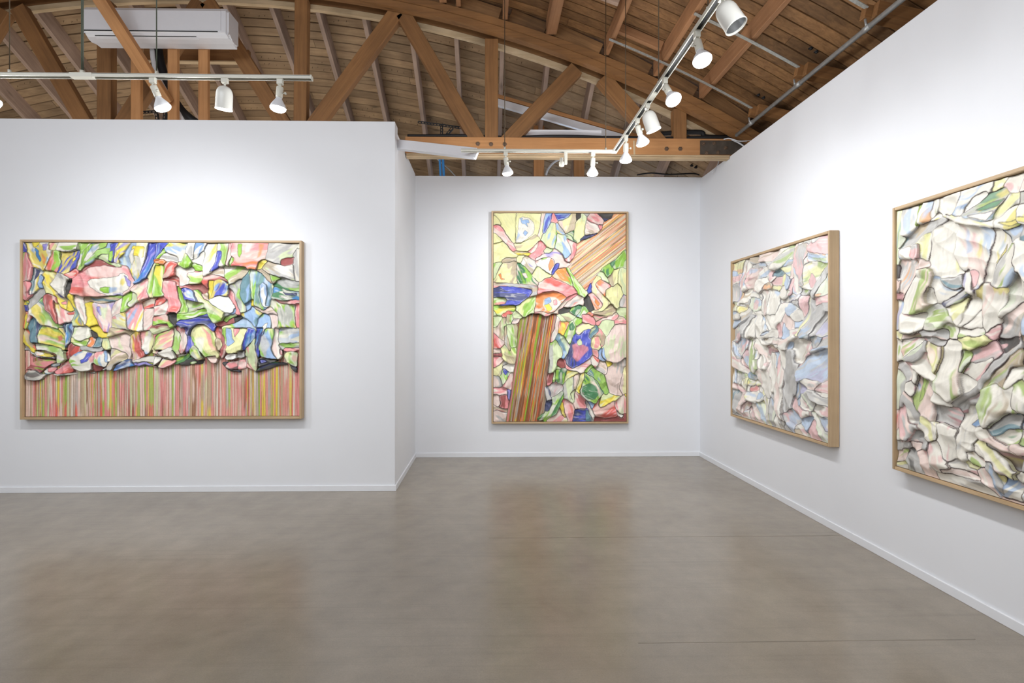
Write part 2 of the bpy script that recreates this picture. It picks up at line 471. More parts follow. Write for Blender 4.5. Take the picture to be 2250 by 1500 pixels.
# bolt pairs through the planks
bolt_me = None
def bolt(M, r, parent, name='bolt', mat=None):
    prof = [(0, 0.0), (r, 0.0), (r, 0.006), (r * .62, 0.007), (r * .62, 0.018), (0, 0.020)]
    return lathe(name, prof, mat or M_bolt, parent, M, seg=6 if mat is None else 10, smooth=False)
def face_mat(loc, nrm):
    return Matrix.Translation(loc) @ Vector(nrm).to_track_quat('Z', 'Y').to_matrix().to_4x4()
for (px, py) in ((1781, 104), (1793, 112), (1666, 207), (1677, 213), (1520, 362), (1529, 366)):
    if py < 300:
        for it in range(1):
            z = 3.6
            for _ in range(12):
                q = on_z(px, py, z); z = arc_z(q.x, R_PL)
        bolt(face_mat((q.x, q.y, z), (0.4, 0, -1)), 0.02, ceiling, 'bolt', M_black)
    else:
        y = 6.3
        d = ray(px, py)
        for t in np.linspace(5.3, 9, 600):
            q = EYE + d * (t / d.y)
            if q.z > zf_hip(q.x, q.y): break
        bolt(face_mat(q, (0.4, -.4, -1)), 0.022, ceiling_hip, 'bolt', M_black)

# rafters of the sloping end
rx = 0.15
for k in range(-13, 7):
    X = rx + 0.475 * k
    if X > 2.9: continue
    z0 = zf_hip(X, YK + 0.05); z1 = zf_hip(X, 8.8)
    beam('rafter', (X, YK + 0.05, z0 - 0.098), (X, 8.8, z1 - 0.098), 0.045, 0.19, M_raft, ceiling_hip, up=(0, 0, 1))
# nail points sticking out of the boards in rows
vs, fs = [], []
rr = random.Random(3)
for row in (1, 3, 8, 9, 14, 15, 20):
    yy = YK + 0.02 + (row + 0.5) * HW
    for k in range(-13, 7):
        for j in range(rr.choice((3, 4, 5))):
            X = rx + 0.475 * k + 0.08 + j * 0.075 + rr.uniform(-.015, .015)
            y1 = yy + rr.uniform(-.02, .02)
            if not -6.4 < X < 2.8: continue
            z = zf_hip(X, y1); b = len(vs); d = 0.0026
            tip = (X + rr.uniform(-.006, .006), y1 - 0.004, z - rr.uniform(.016, .03))
            vs += [(X - d, y1, z), (X + d, y1, z), (X, y1 + d, z), tip]
            fs += [(b, b + 1, b + 3), (b + 1, b + 2, b + 3), (b + 2, b, b + 3)]
            vs += [(X - 0.009, y1 - .0022, z - .004), (X + 0.009, y1 - .0022, z - .004), (X, y1 + .002, z - .002)]; fs.append((b + 4, b + 5, b + 6))
o = place(link('nail_points', mesh('nail_points', vs, fs, M_black), ceiling_hip), Matrix.Identity(4)); o['kind'] = 'stuff'

# ------------------------------------------------------------------ bowstring truss
truss = empty('roof_truss', (XR, YT, 3.149), 'orange brown timber bowstring truss with curved top chord spanning the room', 'truss')
def chord(name, R0, R1, y0, y1, mat, x0=-7.2, x1=2.78, parent=truss):
    n = 44
    c = Vector((-2, (y0 + y1) / 2, 4.4)); v, f = [], []
    for i in range(n + 1):
        x = x0 + (x1 - x0) * i / n
        for y, R in ((y0, R0), (y1, R0), (y1, R1), (y0, R1)): v.append(Vector((x, y, arc_z(x, R))) - c)
    for i in range(n):
        a = i * 4
        for k in range(4): f.append((a + k, a + (k + 1) % 4, a + 4 + (k + 1) % 4, a + 4 + k))
    f.append((0, 3, 2, 1)); f.append((n * 4, n * 4 + 1, n * 4 + 2, n * 4 + 3))
    o = link(name, mesh(name, v, f, mat), parent)
    return place(o, Matrix.Translation(c))
chord('top_chord', R_CH0 + 0.015, R_CH0 + 0.075, YT - 0.085, YT + 0.0, M_fir)
chord('top_chord', R_CH0 + 0.078, R_CH1, YT - 0.10, YT + 0.0, M_fir)
chord('back_chord', R_CH0 - 0.03, R_CH0 + 0.02, YT + 0.105, YT + 0.15, M_cream)
chord('back_chord', R_CH0 + 0.022, R_CH1 - 0.01, YT + 0.105, YT + 0.15, M_fir)
ZC0 = on_y(1300, 340, YT).z; ZC1 = on_y(1300, 303, YT).z
xe = on_y(1538, 320, YT).x
XB0 = XC + 0.002
beam('bottom_chord', (XB0, YT + 0.02, (ZC0 + ZC1) / 2), (XR + 0.34, YT + 0.02, (ZC0 + ZC1) / 2), 0.05, ZC1 - ZC0, M_fir2, truss)
beam('bottom_strip', (XB0 + 0.01, YT + 0.02, ZC0 - 0.008), (XR - 0.005, YT + 0.02, ZC0 - 0.008), 0.075, 0.016, M_cream, truss)
beam('bottom_strip', (XB0 + 0.01, YT + 0.026, ZC0 - 0.026), (XR - 0.005, YT + 0.026, ZC0 - 0.026), 0.07, 0.018, M_cream, truss)
# webs
YW = YT + 0.053
def web(pa, pb, wid, mat=M_fir):
    a = on_y(*pa, YW - 0.05); b = on_y(*pb, YW - 0.05)
    a.y = b.y = YW
    M, L = frame_of(a, b, (0, 1, 0))
    bm = bmesh.new(); add_box(bm, (0, 0, 0), (L, wid, 0.095))
    bmesh.ops.bevel(bm, geom=bm.edges[:], offset=0.004, segments=1, affect='EDGES')
    o = link('web', bm_mesh('web', bm, mat), truss)
    return place(o, M)
web((1080, 84), (1080, 312), 0.13); web((1495, 238), (1495, 312), 0.13)
web((661, -6), (658, 300), 0.125); web((227, 0), (227, 300), 0.135)
web((872, 22), (668, 300), 0.145); web((884, 26), (1056, 318), 0.145)
web((1268, 148), (1106, 318), 0.145); web((1325, 168), (1456, 318), 0.145)
web((452, 0), (640, 300), 0.145); web((437, 0), (245, 300), 0.145)
web((34, 14), (212, 320), 0.145); web((4, 18), (-170, 300), 0.145)
# steel end plate and bolts
bm = bmesh.new(); a = on_y(1538, 309, YT - 0.006); c = on_y(1538, 340, YT - 0.006)
add_box(bm, ((a.x + XR + 0.3) / 2 - a.x, 0, 0), (XR + 0.3 - a.x, 0.012, a.z - c.z - 0.004))
o = place(link('end_plate', bm_mesh('end_plate', bm, M_plate), truss), Matrix.Translation((a.x, YT - 0.012, (a.z + c.z) / 2)))
def bolts(pts, y, r, mat=None):
    for (px, py) in pts:
        q = on_y(px, py, y); bolt(face_mat(q, (0, -1, 0)), r, truss, 'bolt', mat)
bolts(((1545, 316), (1569, 315), (1594, 325), (1577, 335), (1552, 336)), YT - 0.018, 0.019)
bolts(((1464.5, 327), (1494.5, 327), (1050, 316), (1079, 317), (1109, 317)), YT - 0.005, 0.022)
# paint run on the beam
beam('paint_run', on_y(1393, 309, YT - 0.006), on_y(1394, 340, YT - 0.006), 0.004, 0.018, M_cream, truss, up=(1, 0, 0), bevel=0)
# ------------------------------------------------------------------ timbers, pipes and the cooling unit above the left wall
YP = YT - 0.20
def post(px, label, y=YP, ztop=None, zbot=1.9, wid=0.089, mat=None):
    q = on_y(px, 230, y)
    zt = ztop if ztop else on_y(px, 96, y).z
    bm = bmesh.new(); add_box(bm, (0, 0, (zt - zbot) / 2), (zt - zbot, 0.05, 0.0)) if False else add_box(bm, (0, 0, 0), (zt - zbot, wid, 0.045))
    bmesh.ops.bevel(bm, geom=bm.edges[:], offset=0.003, segments=1, affect='EDGES')
    o = link('timber_post', bm_mesh('timber_post', bm, mat or M_fir2))
    M = Matrix(((0, 1, 0, q.x), (0, 0, 1, y), (1, 0, 0, (zt + zbot) / 2), (0, 0, 0, 1)))
    o.matrix_basis = M
    return tag(o, label, 'post', 'timber posts under the cooling unit')
post(301, 'orange timber post under the white cooling unit, left of the perforated bracket', zbot=0.0)
post(381.5, 'orange timber post under the white cooling unit, right of the black hose', zbot=0.0)
post(448.5, 'orange timber post nearest the right end of the white cooling unit', zbot=0.0)
for (px, lab) in ((1184, 'fresh orange stud behind the truss beam, above the hanging white conduit'), (1272, 'fresh orange stud behind the truss beam, beside the lamp at the track corner')):
    y = YB + 0.35
    q = on_y(px, 360, y); zt = min(on_y(px, 262, y).z, zf_hip(q.x + .07, y + .03) - .05)
    o = link('timber_stud', None) if False else None
    bm = bmesh.new(); add_box(bm, (0, 0, 0), (zt, 0.125, 0.05))
    bmesh.ops.bevel(bm, geom=bm.edges[:], offset=0.003, segments=1, affect='EDGES')
    o = link('timber_stud', bm_mesh('timber_stud', bm, M_fir2))
    o.matrix_basis = Matrix(((0, 1, 0, q.x), (0, 0, 1, y), (1, 0, 0, zt / 2), (0, 0, 0, 1)))
    tag(o, lab, 'stud', 'studs behind the truss beam')
# sloping plate over the studs
y = YT + 0.45
a = on_y(1088, 211, y); c = on_y(1440, 312, y)
t = empty('sloping_plate', (a.x, y, a.z), 'sloping board with orange upper edge and white lower face behind the truss', 'board')
beam('plate_board', a, c, 0.06, 0.035, M_fir2, t)
a = on_y(1088, 224, y); c = on_y(1430, 322, y)
beam('white_face', a, c, 0.045, 0.075, M_acw, t)

# ledger board behind the posts
y = YT + 0.55
q0 = on_y(318, 122, y); q1 = on_y(549, 122, y)
t = empty('ledger_board', (q0.x, y, q0.z), 'horizontal timber ledger board behind the posts under the cooling unit', 'board')
beam('board', q0, (q1.x, y, q0.z), 0.05, 0.125, M_fir, t)
beam('white_edge', (q0.x, y - 0.01, q0.z - 0.072), (q1.x, y - 0.01, q0.z - 0.072), 0.06, 0.016, M_cream, t)

# kicker brace running forward over the cooling unit
a = on_y(196, -40, YT - 0.85); c = on_y(368, 226, YP - 0.055)
o = beam('diagonal_brace', a, c, 0.10, 0.075, M_fir2, None, up=(0, 1, 0.2))
tag(o, 'pale diagonal timber brace crossing in front of the white cooling unit', 'brace')

# split cooling unit
yb = YP - 0.03
x0 = on_y(183, 60, yb - 0.2).x; x1 = on_y(503, 60, yb - 0.2).x
z1 = on_y(340, 15, yb - 0.22).z; z0 = on_y(340, 103, yb - 0.03).z
D = 0.22
ac = empty('air_conditioner', ((x0 + x1) / 2, yb, z0), 'long white wall air conditioner hung above the left wall', 'air conditioner')
def prism(name, prof, xa, xb, mat, parent, bevel=0.0):
    """profile of (depth from the back, height) swept along X"""
    bm = bmesh.new(); A = []; B = []
    for d, z in prof:
        A.append(bm.verts.new((xa - (xa + xb) / 2, -d, z))); B.append(bm.verts.new((xb - (xa + xb) / 2, -d, z)))
    n = len(prof)
    for k in range(n): bm.faces.new((A[k], A[(k + 1) % n], B[(k + 1) % n], B[k]))
    bm.faces.new(A); bm.faces.new(B[::-1])
    if bevel:
        es = [e for e in bm.edges if len(e.link_faces) == 2 and abs(e.verts[0].co.x - e.verts[1].co.x) < 1e-6]
        bmesh.ops.bevel(bm, geom=es, offset=bevel, segments=3, affect='EDGES')
    o = link(name, bm_mesh(name, bm, mat), parent)
    return place(o, Matrix.Translation(((xa + xb) / 2, yb, z0)))
H = z1 - z0
zs = on_y(340, 69.5, yb - 0.22).z - z0
prof = [(0, 0), (0.09, 0.0), (0.13, 0.004), (0.168, zs * .25), (0.196, zs * .62), (0.207, zs - .004), (0.22, zs), (0.22, H - 0.03), (0.20, H), (0, H)]
prism('casing', prof, x0, x1, M_acw, ac, 0.018)
prism('front_panel', [(0.221, zs + .010), (0.228, zs + .014), (0.228, H - 0.035), (0.221, H - 0.03)], x0 + 0.012, x1 - 0.06, M_acw, ac, 0.002)
prism('panel_gap', [(0.2195, zs + .001), (0.2235, zs + .001), (0.2235, zs + .009), (0.2195, zs + .009)], x0 + 0.02, x1 - 0.09, M_slot, ac)
prism('outlet_slot', [(0.172, zs * .27), (0.186, zs * .46), (0.178, zs * .46), (0.160, zs * .27)], x0 + 0.09, x1 - 0.30, M_slot, ac)
prism('louvre', [(0.150, zs * .10), (0.176, zs * .26), (0.180, zs * .34), (0.170, zs * .28), (0.148, zs * .14)], x0 + 0.085, x1 - 0.29, M_acw, ac)

# insulated hoses of the unit
hose = empty('insulated_hose', on_y(345, 104, yb - 0.05), 'black insulated hose curving down from under the cooling unit', 'hose')
pts = [on_y(345, 96, YP + 0.13), on_y(350, 130, YP + 0.135), on_y(362, 170, YP + 0.14), on_y(378, 210, YP + 0.15), on_y(398, 242, YP + 0.17), on_y(425, 266, YP + 0.2), on_y(450, 280, YP + 0.25)]
tube('sleeve', smooth_path(pts), 0.042, M_black, hose, 12)
wp = tube('drain_pipe', smooth_path([on_y(334, 108, YP + 0.03), on_y(337, 135, YP + 0.035), on_y(347, 167, YP + 0.045), on_y(366, 203, YP + 0.06), on_y(398, 258, YP + 0.07), on_y(410, 280, YP + 0.07)]), 0.02, M_wpipe, None, 10)
tag(wp, 'thin white drain pipe running down beside the black hose', 'pipe')

# perforated angle brackets
def perforated(name, p0, p1, wid, parent, nrm=(0, -1, 0)):
    M, L = frame_of(p0, p1, nrm)
    n = max(3, int(L / 0.03)); bm = bmesh.new()
    rails = ((wid * 0.36), -(wid * 0.36))
    for r in rails: add_box(bm, (0, r, 0), (L, wid * 0.28, 0.003))
    for k in range(n + 1):
        add_box(bm, (-L / 2 + L * k / n, 0, 0), (0.012, wid * 0.5, 0.003))
    add_box(bm, (0, wid * .5, -0.012), (L, 0.003, 0.025))
    o = link(name, bm_mesh(name, bm, M_black), parent)
    return place(o, M)
def bracket(pts, label, y):
    q = on_y(*pts[0][0], y)
    t = empty('perforated_bracket', q, label, 'bracket')
    for a, b in pts:
        perforated('angle_bar', on_y(*a, y), on_y(*b, y), 0.026, t)
bracket((((311, 247), (371, 243)), ((342, 248), (352, 300)), ((362, 246), (356, 300))), 'black perforated steel bracket between the first two posts', YP + 0.13)
bracket((((919, 268), (1014, 281)), ((970, 276), (970, 296)), ((994, 280), (978, 300))), 'black perforated steel bracket standing on the truss beam', YT + 0.20)

# ------------------------------------------------------------------ services along the truss beam
zc = ZC1
q0 = on_y(884, 296, YT + 0.02); q1 = on_y(1630, 302, YT + 0.02)
pts = [(q0.x + (q1.x - q0.x) * k / 12, YT + 0.03 + 0.01 * math.sin(k * 2.1), zc + 0.018 + 0.006 * math.sin(k * 1.3)) for k in range(13)]
pts[0] = (XC + 0.02, pts[0][1], pts[0][2])
t = tube('cable_conduit', smooth_path(pts), 0.017, M_black, None, 10)
tag(t, 'black rubber cable bundle lying along the top of the truss beam', 'cable')
pts2 = [on_y(1430, 296, YT + 0.09), on_y(1490, 291, YT + 0.09), on_y(1540, 291, YT + 0.09), on_y(1550, 300, YT + 0.09), on_y(1600, 302, YT + 0.09)]
for p_ in pts2: p_.z = max(p_.z, zc + 0.03)
t = tube('cable_conduit', smooth_path(pts2), 0.024, M_black, None, 10)
tag(t, 'thicker black cable on the truss beam beside the steel end plate', 'cable')
# white batten on the beam
a = on_y(1155, 292, YT + 0.10); c = on_y(1322, 292, YT + 0.10)
bz = zc + 0.036
o = box('white_batten', (a.x, YT + 0.10, bz - 0.036), (c.x, YT + 0.15, on_y(1240, 285, YT + .1).z), M_acw, None, 0.003)
tag(o, 'long white batten box lying on the truss beam behind the track', 'batten')
# steel conduit over the right wall
z = 3.32
p0 = on_z(1612, 300, z); p1 = on_z(1985, 0, z); xm = (p0.x + p1.x) / 2
t = empty('steel_conduit', (xm, p0.y, z), 'straight grey steel conduit running above the right wall', 'conduit')
tube('pipe', [(xm, YT - 0.12, z), (xm, YR + 0.3, z)], 0.017, M_steel, t, 14)
for Y in (4.90, 4.15, 3.39, 2.6):
    tube('coupling', [(xm, Y - 0.03, z), (xm, Y + 0.03, z)], 0.0205, M_steel, t, 14)
for Y in (4.93, 4.2, 3.4):
    tube('clip', [(xm, Y - .006, z), (xm - 0.01, Y - .006, z + 0.06)], 0.008, M_steel, t, 6)
# white cables by the end plate
def cable(pts, r, mat, label, name='loose_cable', cat='cable'):
    t = tube(name, smooth_path([on_y(px, py, y) for px, py, y in pts]), r, mat, None, 8)
    return tag(t, label, cat)
cable(((1590, 306, YT - .03), (1601, 304, YT - .05), (1613, 307, YT - .07), (1625, 310, YT - .08), (1650, 309, YT - .08), (1680, 306, YT - .08)), 0.006, M_wpipe, 'white cable looping over the steel end plate to the wall')
cable(((1608, 307, YT - .04), (1620, 312, YT - .05), (1634, 321, YT - .06), (1650, 336, YT - .06)), 0.008, M_wpipe, 'white cable dropping behind the right wall by the end plate')
cable(((1578, 350, YT + .3), (1579, 356, YT + .3), (1575, 366, YT + .3), (1565, 380, YT + .3)), 0.006, M_wpipe, 'short white cable hanging under the beam near the right corner')
cable(((1412, 350, 6.5), (1440, 357, 6.5), (1480, 368, 6.5), (1510, 376, 6.5)), 0.013, M_bcable, 'blue cable sagging above the far wall')
cable(((1550, 352, 6.4), (1540, 365, 6.4), (1532, 379, 6.4)), 0.018, M_bcable, 'short blue cable in the far right corner above the wall')
cable(((1200, 384, YB + .2), (1204, 372, YB + .15), (1214, 359, YB + .05), (1228, 350, YB - .05), (1236, 348, YB - .1)), 0.013, M_wpipe, 'white flexible conduit curving up from behind the far wall', 'flexible_conduit', 'conduit')
cable(((955, 344, 6.8), (968, 356, 6.8), (985, 370, 6.8), (1000, 386, 6.8)), 0.008, M_steel, 'thin grey wire running behind the blue strut', 'wire', 'wire')
cable(((1400, 384, YB + .12), (1430, 380, YB + .12), (1470, 383, YB + .12), (1520, 381, YB + .12), (1536, 384, YB + .12)), 0.008, M_black, 'black cable lying on the top of the far wall')
# blue strut channel
a = on_y(969, 342, 6.6); c = on_y(975, 400, 6.6)
t = empty('blue_strut', (c.x, 6.6, c.z - .3), 'bright blue steel strut behind the beam near the left return', 'strut')
beam('flange', (c.x - .018, 6.6, c.z - .3), a - Vector((.018, 0, 0)), 0.026, 0.03, M_blue, t, up=(0, 1, 0))
beam('flange', (c.x + .02, 6.615, c.z - .3), a + Vector((.02, .015, 0)), 0.03, 0.03, M_blue, t, up=(0, 1, 0))

# ------------------------------------------------------------------ light tracks
ZT = 2.856
pl = on_z(684, 171.5, ZT); YTL = pl.y                     # left track
pr = on_z(1353, 333, ZT); YTB = pr.y                      # far leg of the corner track
XTR = (pr.x + on_z(1541, 45, ZT).x) / 2                   # near leg
def rail(parent, p0, p1, name='rail'):
    """U-section track open below: top web, two lips, dark slot with two conductors"""
    M, L = frame_of(p0, p1)
    for nm, mat, parts in ((name, M_track, (((0, 0, 0.008), (L, 0.036, 0.004)), ((0, 0.0155, -0.001), (L, 0.005, 0.018)), ((0, -0.0155, -0.001), (L, 0.005, 0.018)))),
                           ('slot', M_slot, (((0, 0, 0.003), (L - 0.002, 0.025, 0.004)),))):
        bm = bmesh.new()
        for c_, s_ in parts: add_box(bm, c_, s_)
        o = link(nm, bm_mesh(nm, bm, mat), parent); place(o, M)
def hanger(parent, x, y, z0, r, mat, name='hanger_cable', hip=False):
    zt = (zf_front(x, y)) - 0.002
    tube(name, [(x, y, z0), (x, y, zt)], r, mat, parent, 6)
    tube('hanger_clip', [(x, y, z0 - 0.004), (x, y, z0 + 0.02)], r + 0.006, M_track, parent, 8)
tl = empty('light_track', (pl.x, YTL, ZT), 'straight ivory lighting track hung in front of the left wall', 'light track')
rail(tl, (XW + 0.8, YTL, ZT), (pl.x, YTL, ZT))
qa = on_y(157, 165, YTL).x; qb = on_y(206, 165, YTL).x
box('joiner', (qa, YTL - .0195, ZT - .012), (qb, YTL + .0195, ZT + .0125), M_track, tl, 0.001)
box('end_cap', (pl.x, YTL - .0185, ZT - .011), (pl.x + .006, YTL + .0185, ZT + .0115), M_track, tl, 0.001)
for px, r, m, nm in ((21, .003, M_cable, 'hanger_cable'), (344, .0038, M_rod, 'hanger_cable'), (181, .0075, M_rod, 'hanger_rod')):
    hanger(tl, on_y(px, 160, YTL).x, YTL, ZT + .01, r, m, nm)
tr = empty('light_track', (XTR, YTB, ZT), 'ivory lighting track turning a corner in front of the far and right walls', 'light track')
xl = on_y(1013, 333, YTB).x
rail(tr, (xl, YTB, ZT), (XTR - .018, YTB, ZT))
rail(tr, (XTR, YTB - .018, ZT), (XTR, -0.6, ZT))
box('corner_joiner', (XTR - .0195, YTB - .0195, ZT - .0105), (XTR + .0195, YTB + .0195, ZT + .0122), M_track, tr, 0.001)
yj = on_z(1431, 210, ZT).y
box('joiner', (XTR - .0125, yj - .05, ZT - .009), (XTR + .0125, yj + .05, ZT + .004), M_track, tr, 0.001)
for px in (1109, 1331):
    hanger(tr, on_y(px, 331, YTB).x, YTB, ZT + .01, .0032, M_cable)
for py in (297, 190, 30):
    d_ = on_z(1353 + (333 - py) * 0.628, py, ZT); hanger(tr, XTR, d_.y, ZT + .01, .0032, M_cable)
# white raceway between the left wall corner and the track end
a = on_y(866, 304, YL + 0.10); b = on_y(1047, 338, YTB + 0.06)
rw = empty('raceway', a, 'white metal raceway slanting from the left wall corner to the track end', 'raceway')
a2 = Vector((XC + .003, YL + 0.16, on_y(868, 304, YL).z)); 
beam('trunking', a2, b, 0.05, 0.085, M_acw, rw, up=(0, 0.3, 1))
beam('lid', a2 + Vector((0, -.03, -.02)), b + Vector((0, -.03, -.02)), 0.008, 0.045, M_acw, rw, up=(0, 0.3, 1))

# ------------------------------------------------------------------ lamps
def aim_matrix(p, d):
    """local +Z along d"""
    return Matrix.Translation(p) @ Vector(d).normalized().to_track_quat('Z', 'Y').to_matrix().to_4x4()
def spot(p, d, power, size=100, blend=1.0):
    d = Vector(d)
    if d.length > 1.2: d = (d - p).normalized()      # a point on the wall the beam is centred on
    L = bpy.data.lights.new('track_spot', 'SPOT'); L.energy = power; L.color = SPOT_COL
    L.spot_size = rad(size); L.spot_blend = blend; L.shadow_soft_size = 0.04
    o = bpy.data.objects.new('track_spot', L); COL.objects.link(o)
    o.location = p; o.rotation_euler = Vector(d).to_track_quat('-Z', 'Y').to_euler()
    # sideways glow of the domed lamp face
    L = bpy.data.lights.new('lamp_glow', 'POINT'); L.energy = SPILL_W * power / SPOT_W; L.color = SPOT_COL; L.shadow_soft_size = 0.045
    o = bpy.data.objects.new('lamp_glow', L); COL.objects.link(o); o.location = Vector(p) + Vector(d).normalized() * .02
def track_bulb(p, d, label, power=1.0, along='x', size=140, knob=1, neck=0.04, aim=None):
    """open lamp holder with a lit reflector bulb; p on the track, d where it points"""
    d = Vector(d).normalized()
    t = empty('track_lamp', p - Vector((0, 0, .02)), label, 'lamp', 'lamps on the tracks')
    sx, sy = (.034, .026) if along == 'x' else (.026, .034)
    box('adapter', (p.x - sx / 2, p.y - sy / 2, p.z - neck), (p.x + sx / 2, p.y + sy / 2, p.z - .004), M_track, t, .003)
    piv = p - Vector((0, 0, neck + .008))
    tube('swivel', [piv + Vector((0, 0, .01)), piv, piv + d * .012], .007, M_track, t, 8)
    M = aim_matrix(piv + d * .005, d)
    lathe('socket', [(0, 0), (.017, 0), (.0195, .004), (.0195, .058), (.018, .062), (0, .062)], M_track, t, M, 20)
    side = d.cross(Vector((0, 0, 1))).normalized() * knob if abs(d.z) < .99 else Vector((1, 0, 0))
    k0 = piv + d * .042 + side * .018
    tube('knob', [k0, k0 + side * .013, k0 + side * .0135, k0 + side * .021], [.0035, .0035, .0075, .0075], M_track, t, 10)
    lathe('bulb', [(.0155, .058), (.0165, .066), (.020, .073), (.030, .088), (.0395, .103), (.0445, .114), (.0455, .120)], M_frost, t, M, 28)
    lathe('bulb_face', [(.0455, .120), (.0445, .127), (.0395, .1345), (.028, .141), (.014, .144), (0, .145)], M_glow, t, M, 28)
    spot(piv + d * .178, aim or d, SPOT_W * power, size)
    return t
def track_can(p, d, label, power=1.0, along='x', size=130, lit=True, aim=None):
    """white bullet shade hung from the track"""
    d = Vector(d).normalized()
    t = empty('track_lamp', p - Vector((0, 0, .02)), label, 'lamp', 'lamps on the tracks')
    sx, sy = (.036, .028) if along == 'x' else (.028, .036)
    box('adapter', (p.x - sx / 2, p.y - sy / 2, p.z - .035), (p.x + sx / 2, p.y + sy / 2, p.z - .004), M_track, t, .003)
    piv = p - Vector((0, 0, .055))
    tube('stem', [p - Vector((0, 0, .03)), piv], .0055, M_track, t, 10)
    M = aim_matrix(piv - d * .004, d)
    lathe('shade', [(0, 0), (.013, .001), (.026, .006), (.036, .016), (.0425, .030), (.0455, .048), (.047, .125), (.048, .127), (.048, .131), (.0455, .132), (.0435, .125), (.042, .05)], M_can, t, M, 36)
    lathe('reflector', [(.0432, .122), (.037, .075), (.028, .06), (0, .056)], M_alu, t, M, 30)
    if lit:
        lathe('bulb_face', [(.031, .070), (.026, .077), (.013, .082), (0, .083)], M_glow, t, M, 20)
        spot(piv + d * .165, aim or d, SPOT_W * power, size)
    return t
def pt(px, leg):
    if leg == 'L': return Vector((on_y(px, 171, YTL).x, YTL, ZT))
    if leg == 'B': return Vector((on_y(px, 333, YTB).x, YTB, ZT))
def ptr(py):
    return Vector((XTR, on_z(1353 + (333 - py) * 0.628, py, ZT).y, ZT))
track_bulb(pt(336, 'L'), (0.30, 0.24, -0.92), 'frosted bulb lamp in front of the leftmost timber posts', 1.1, aim=(-3.0, YL, 0.9))
track_bulb(pt(615.5, 'L'), (-0.12, 0.06, -0.98), 'lit bulb lamp nearest the right end of the left track', 0.3, aim=(-2.75, YL, 0.85))
track_can(pt(494, 'L'), (-0.13, 0.16, -0.98), 'white bullet lamp in the middle of the left track', 0.7, aim=(-3.0, YL, 0.8))
track_bulb(pt(1, 'L') - Vector((.135, 0, 0)), (0.45, 0.3, -0.8), 'bulb lamp cut off by the left edge of the frame', 1.3, aim=(-2.9, YL, 0.9))
track_bulb(pt(1111, 'B'), (0.14, 0.2, -0.97), 'lit bulb lamp on the far track, below its left hanger', 1.2, aim=(0.7, YB, 1.05))
track_bulb(pt(1303, 'B'), (0.0, 0.18, -0.98), 'lit bulb lamp on the far track, left of the track corner', 1.2, aim=(0.9, YB, 1.05))
track_bulb(ptr(296), (0.05, 0.22, -0.97), 'pale frosted bulb lamp hanging just right of the track corner', 1.2, 'y', neck=.05, aim=(0.8, YB, 1.05))
track_bulb(ptr(259), (0.34, 0.16, -0.92), 'bulb lamp on the right track between the corner and the small bullet lamp', 0.6, 'y', aim=(XR, 4.3, 0.9))
track_can(ptr(227), (0.34, 0.02, -0.92), 'smaller white bullet lamp midway up the right track', 0.5, 'y', aim=(XR, 4.0, 0.9))
track_bulb(ptr(170), (0.24, -0.46, -0.85), 'glaring bulb lamp on the right track just above the small bullet lamp', 0.7, 'y', aim=(XR, 3.6, 0.95))
track_bulb(ptr(66), (0.09, -0.30, -0.95), 'largest glaring bulb lamp on the right track below the big bullet lamp', 0.65, 'y', aim=(XR, 2.6, 0.95))
track_can(ptr(-16), (0.36, -0.26, -0.86), 'big white bullet lamp at the top edge showing its silver inside', 0.4, 'y', lit=False)
track_bulb(ptr(-118), (0.4, -0.2, -0.85), 'bright bulb lamp cut off by the top edge beside the big bullet lamp', 0.5, 'y', aim=(XR, 2.2, 0.9))
# power feed with an empty holder on the far track
p = pt(1243, 'B')
t = empty('track_connector', p - Vector((0, 0, .02)), 'white track connector with a round socket and curved conduit', 'connector')
box('adapter', (p.x - .012, p.y - .013, p.z - .105), (p.x + .012, p.y + .013, p.z - .004), M_track, t, .002)
qq = on_y(1234, 352, YTB)
lathe('socket', [(0, 0), (.015, 0), (.015, .03), (.0205, .034), (.0205, .062), (.017, .068), (0, .068)], M_track, t, aim_matrix((qq.x, YTB, ZT - .055), (0, 0, -1)), 18)
# unseen lamps added along the tracks outside the frame for more light
for x in (-3.9, -4.8):
    track_bulb(Vector((x, YTL, ZT)), (0.0, 0.25, -0.95), 'added unseen bulb lamp on the left track beyond the left edge of the frame, %s' % ('nearer to it' if x > -4.5 else 'farther from it'), 0.35)
for y in (1.45, 0.85, 0.2):
    track_bulb(Vector((XTR, y, ZT)), (0.45, -0.1, -0.85), 'added unseen bulb lamp on the right track nearer than the frame shows, %s in line' % {1.45: 'first', 0.85: 'second', 0.2: 'third'}[y], 0.35, 'y', aim=(XR, y, 0.9))
# ------------------------------------------------------------------ crumpled painted canvases
PAL = {k: np.array(lin(v)) * .92 for k, v in {
 'w': (240, 236, 224), 'W': (248, 246, 240), 'd': (240, 216, 206), 'p': (240, 148, 152), 'r': (226, 88, 76), 'm': (158, 66, 66),
 'g': (146, 200, 48), 'G': (22, 118, 62), 'e': (214, 228, 178), 'y': (242, 220, 56), 'Y': (240, 238, 172), 'b': (44, 64, 192),
 'B': (30, 48, 104), 'c': (36, 132, 206), 'l': (150, 184, 226), 'v': (150, 140, 216), 'k': (26, 25, 27), 's': (188, 187, 184),
 't': (190, 172, 142), 'o': (242, 138, 58), 'a': (86, 136, 150), 'n': (130, 78, 48)}.items()}
MUTE = dict(PAL)
MUTE.update({k: np.array(lin(v)) * .92 for k, v in {'g': (158, 186, 84), 'p': (232, 182, 182), 'l': (176, 198, 224), 'G': (78, 140, 96), 'v': (178, 176, 208),
 'y': (236, 222, 120), 'o': (236, 176, 120), 'e': (222, 230, 204), 'm': (176, 120, 124), 'r': (222, 122, 118), 'c': (120, 160, 205)}.items()})
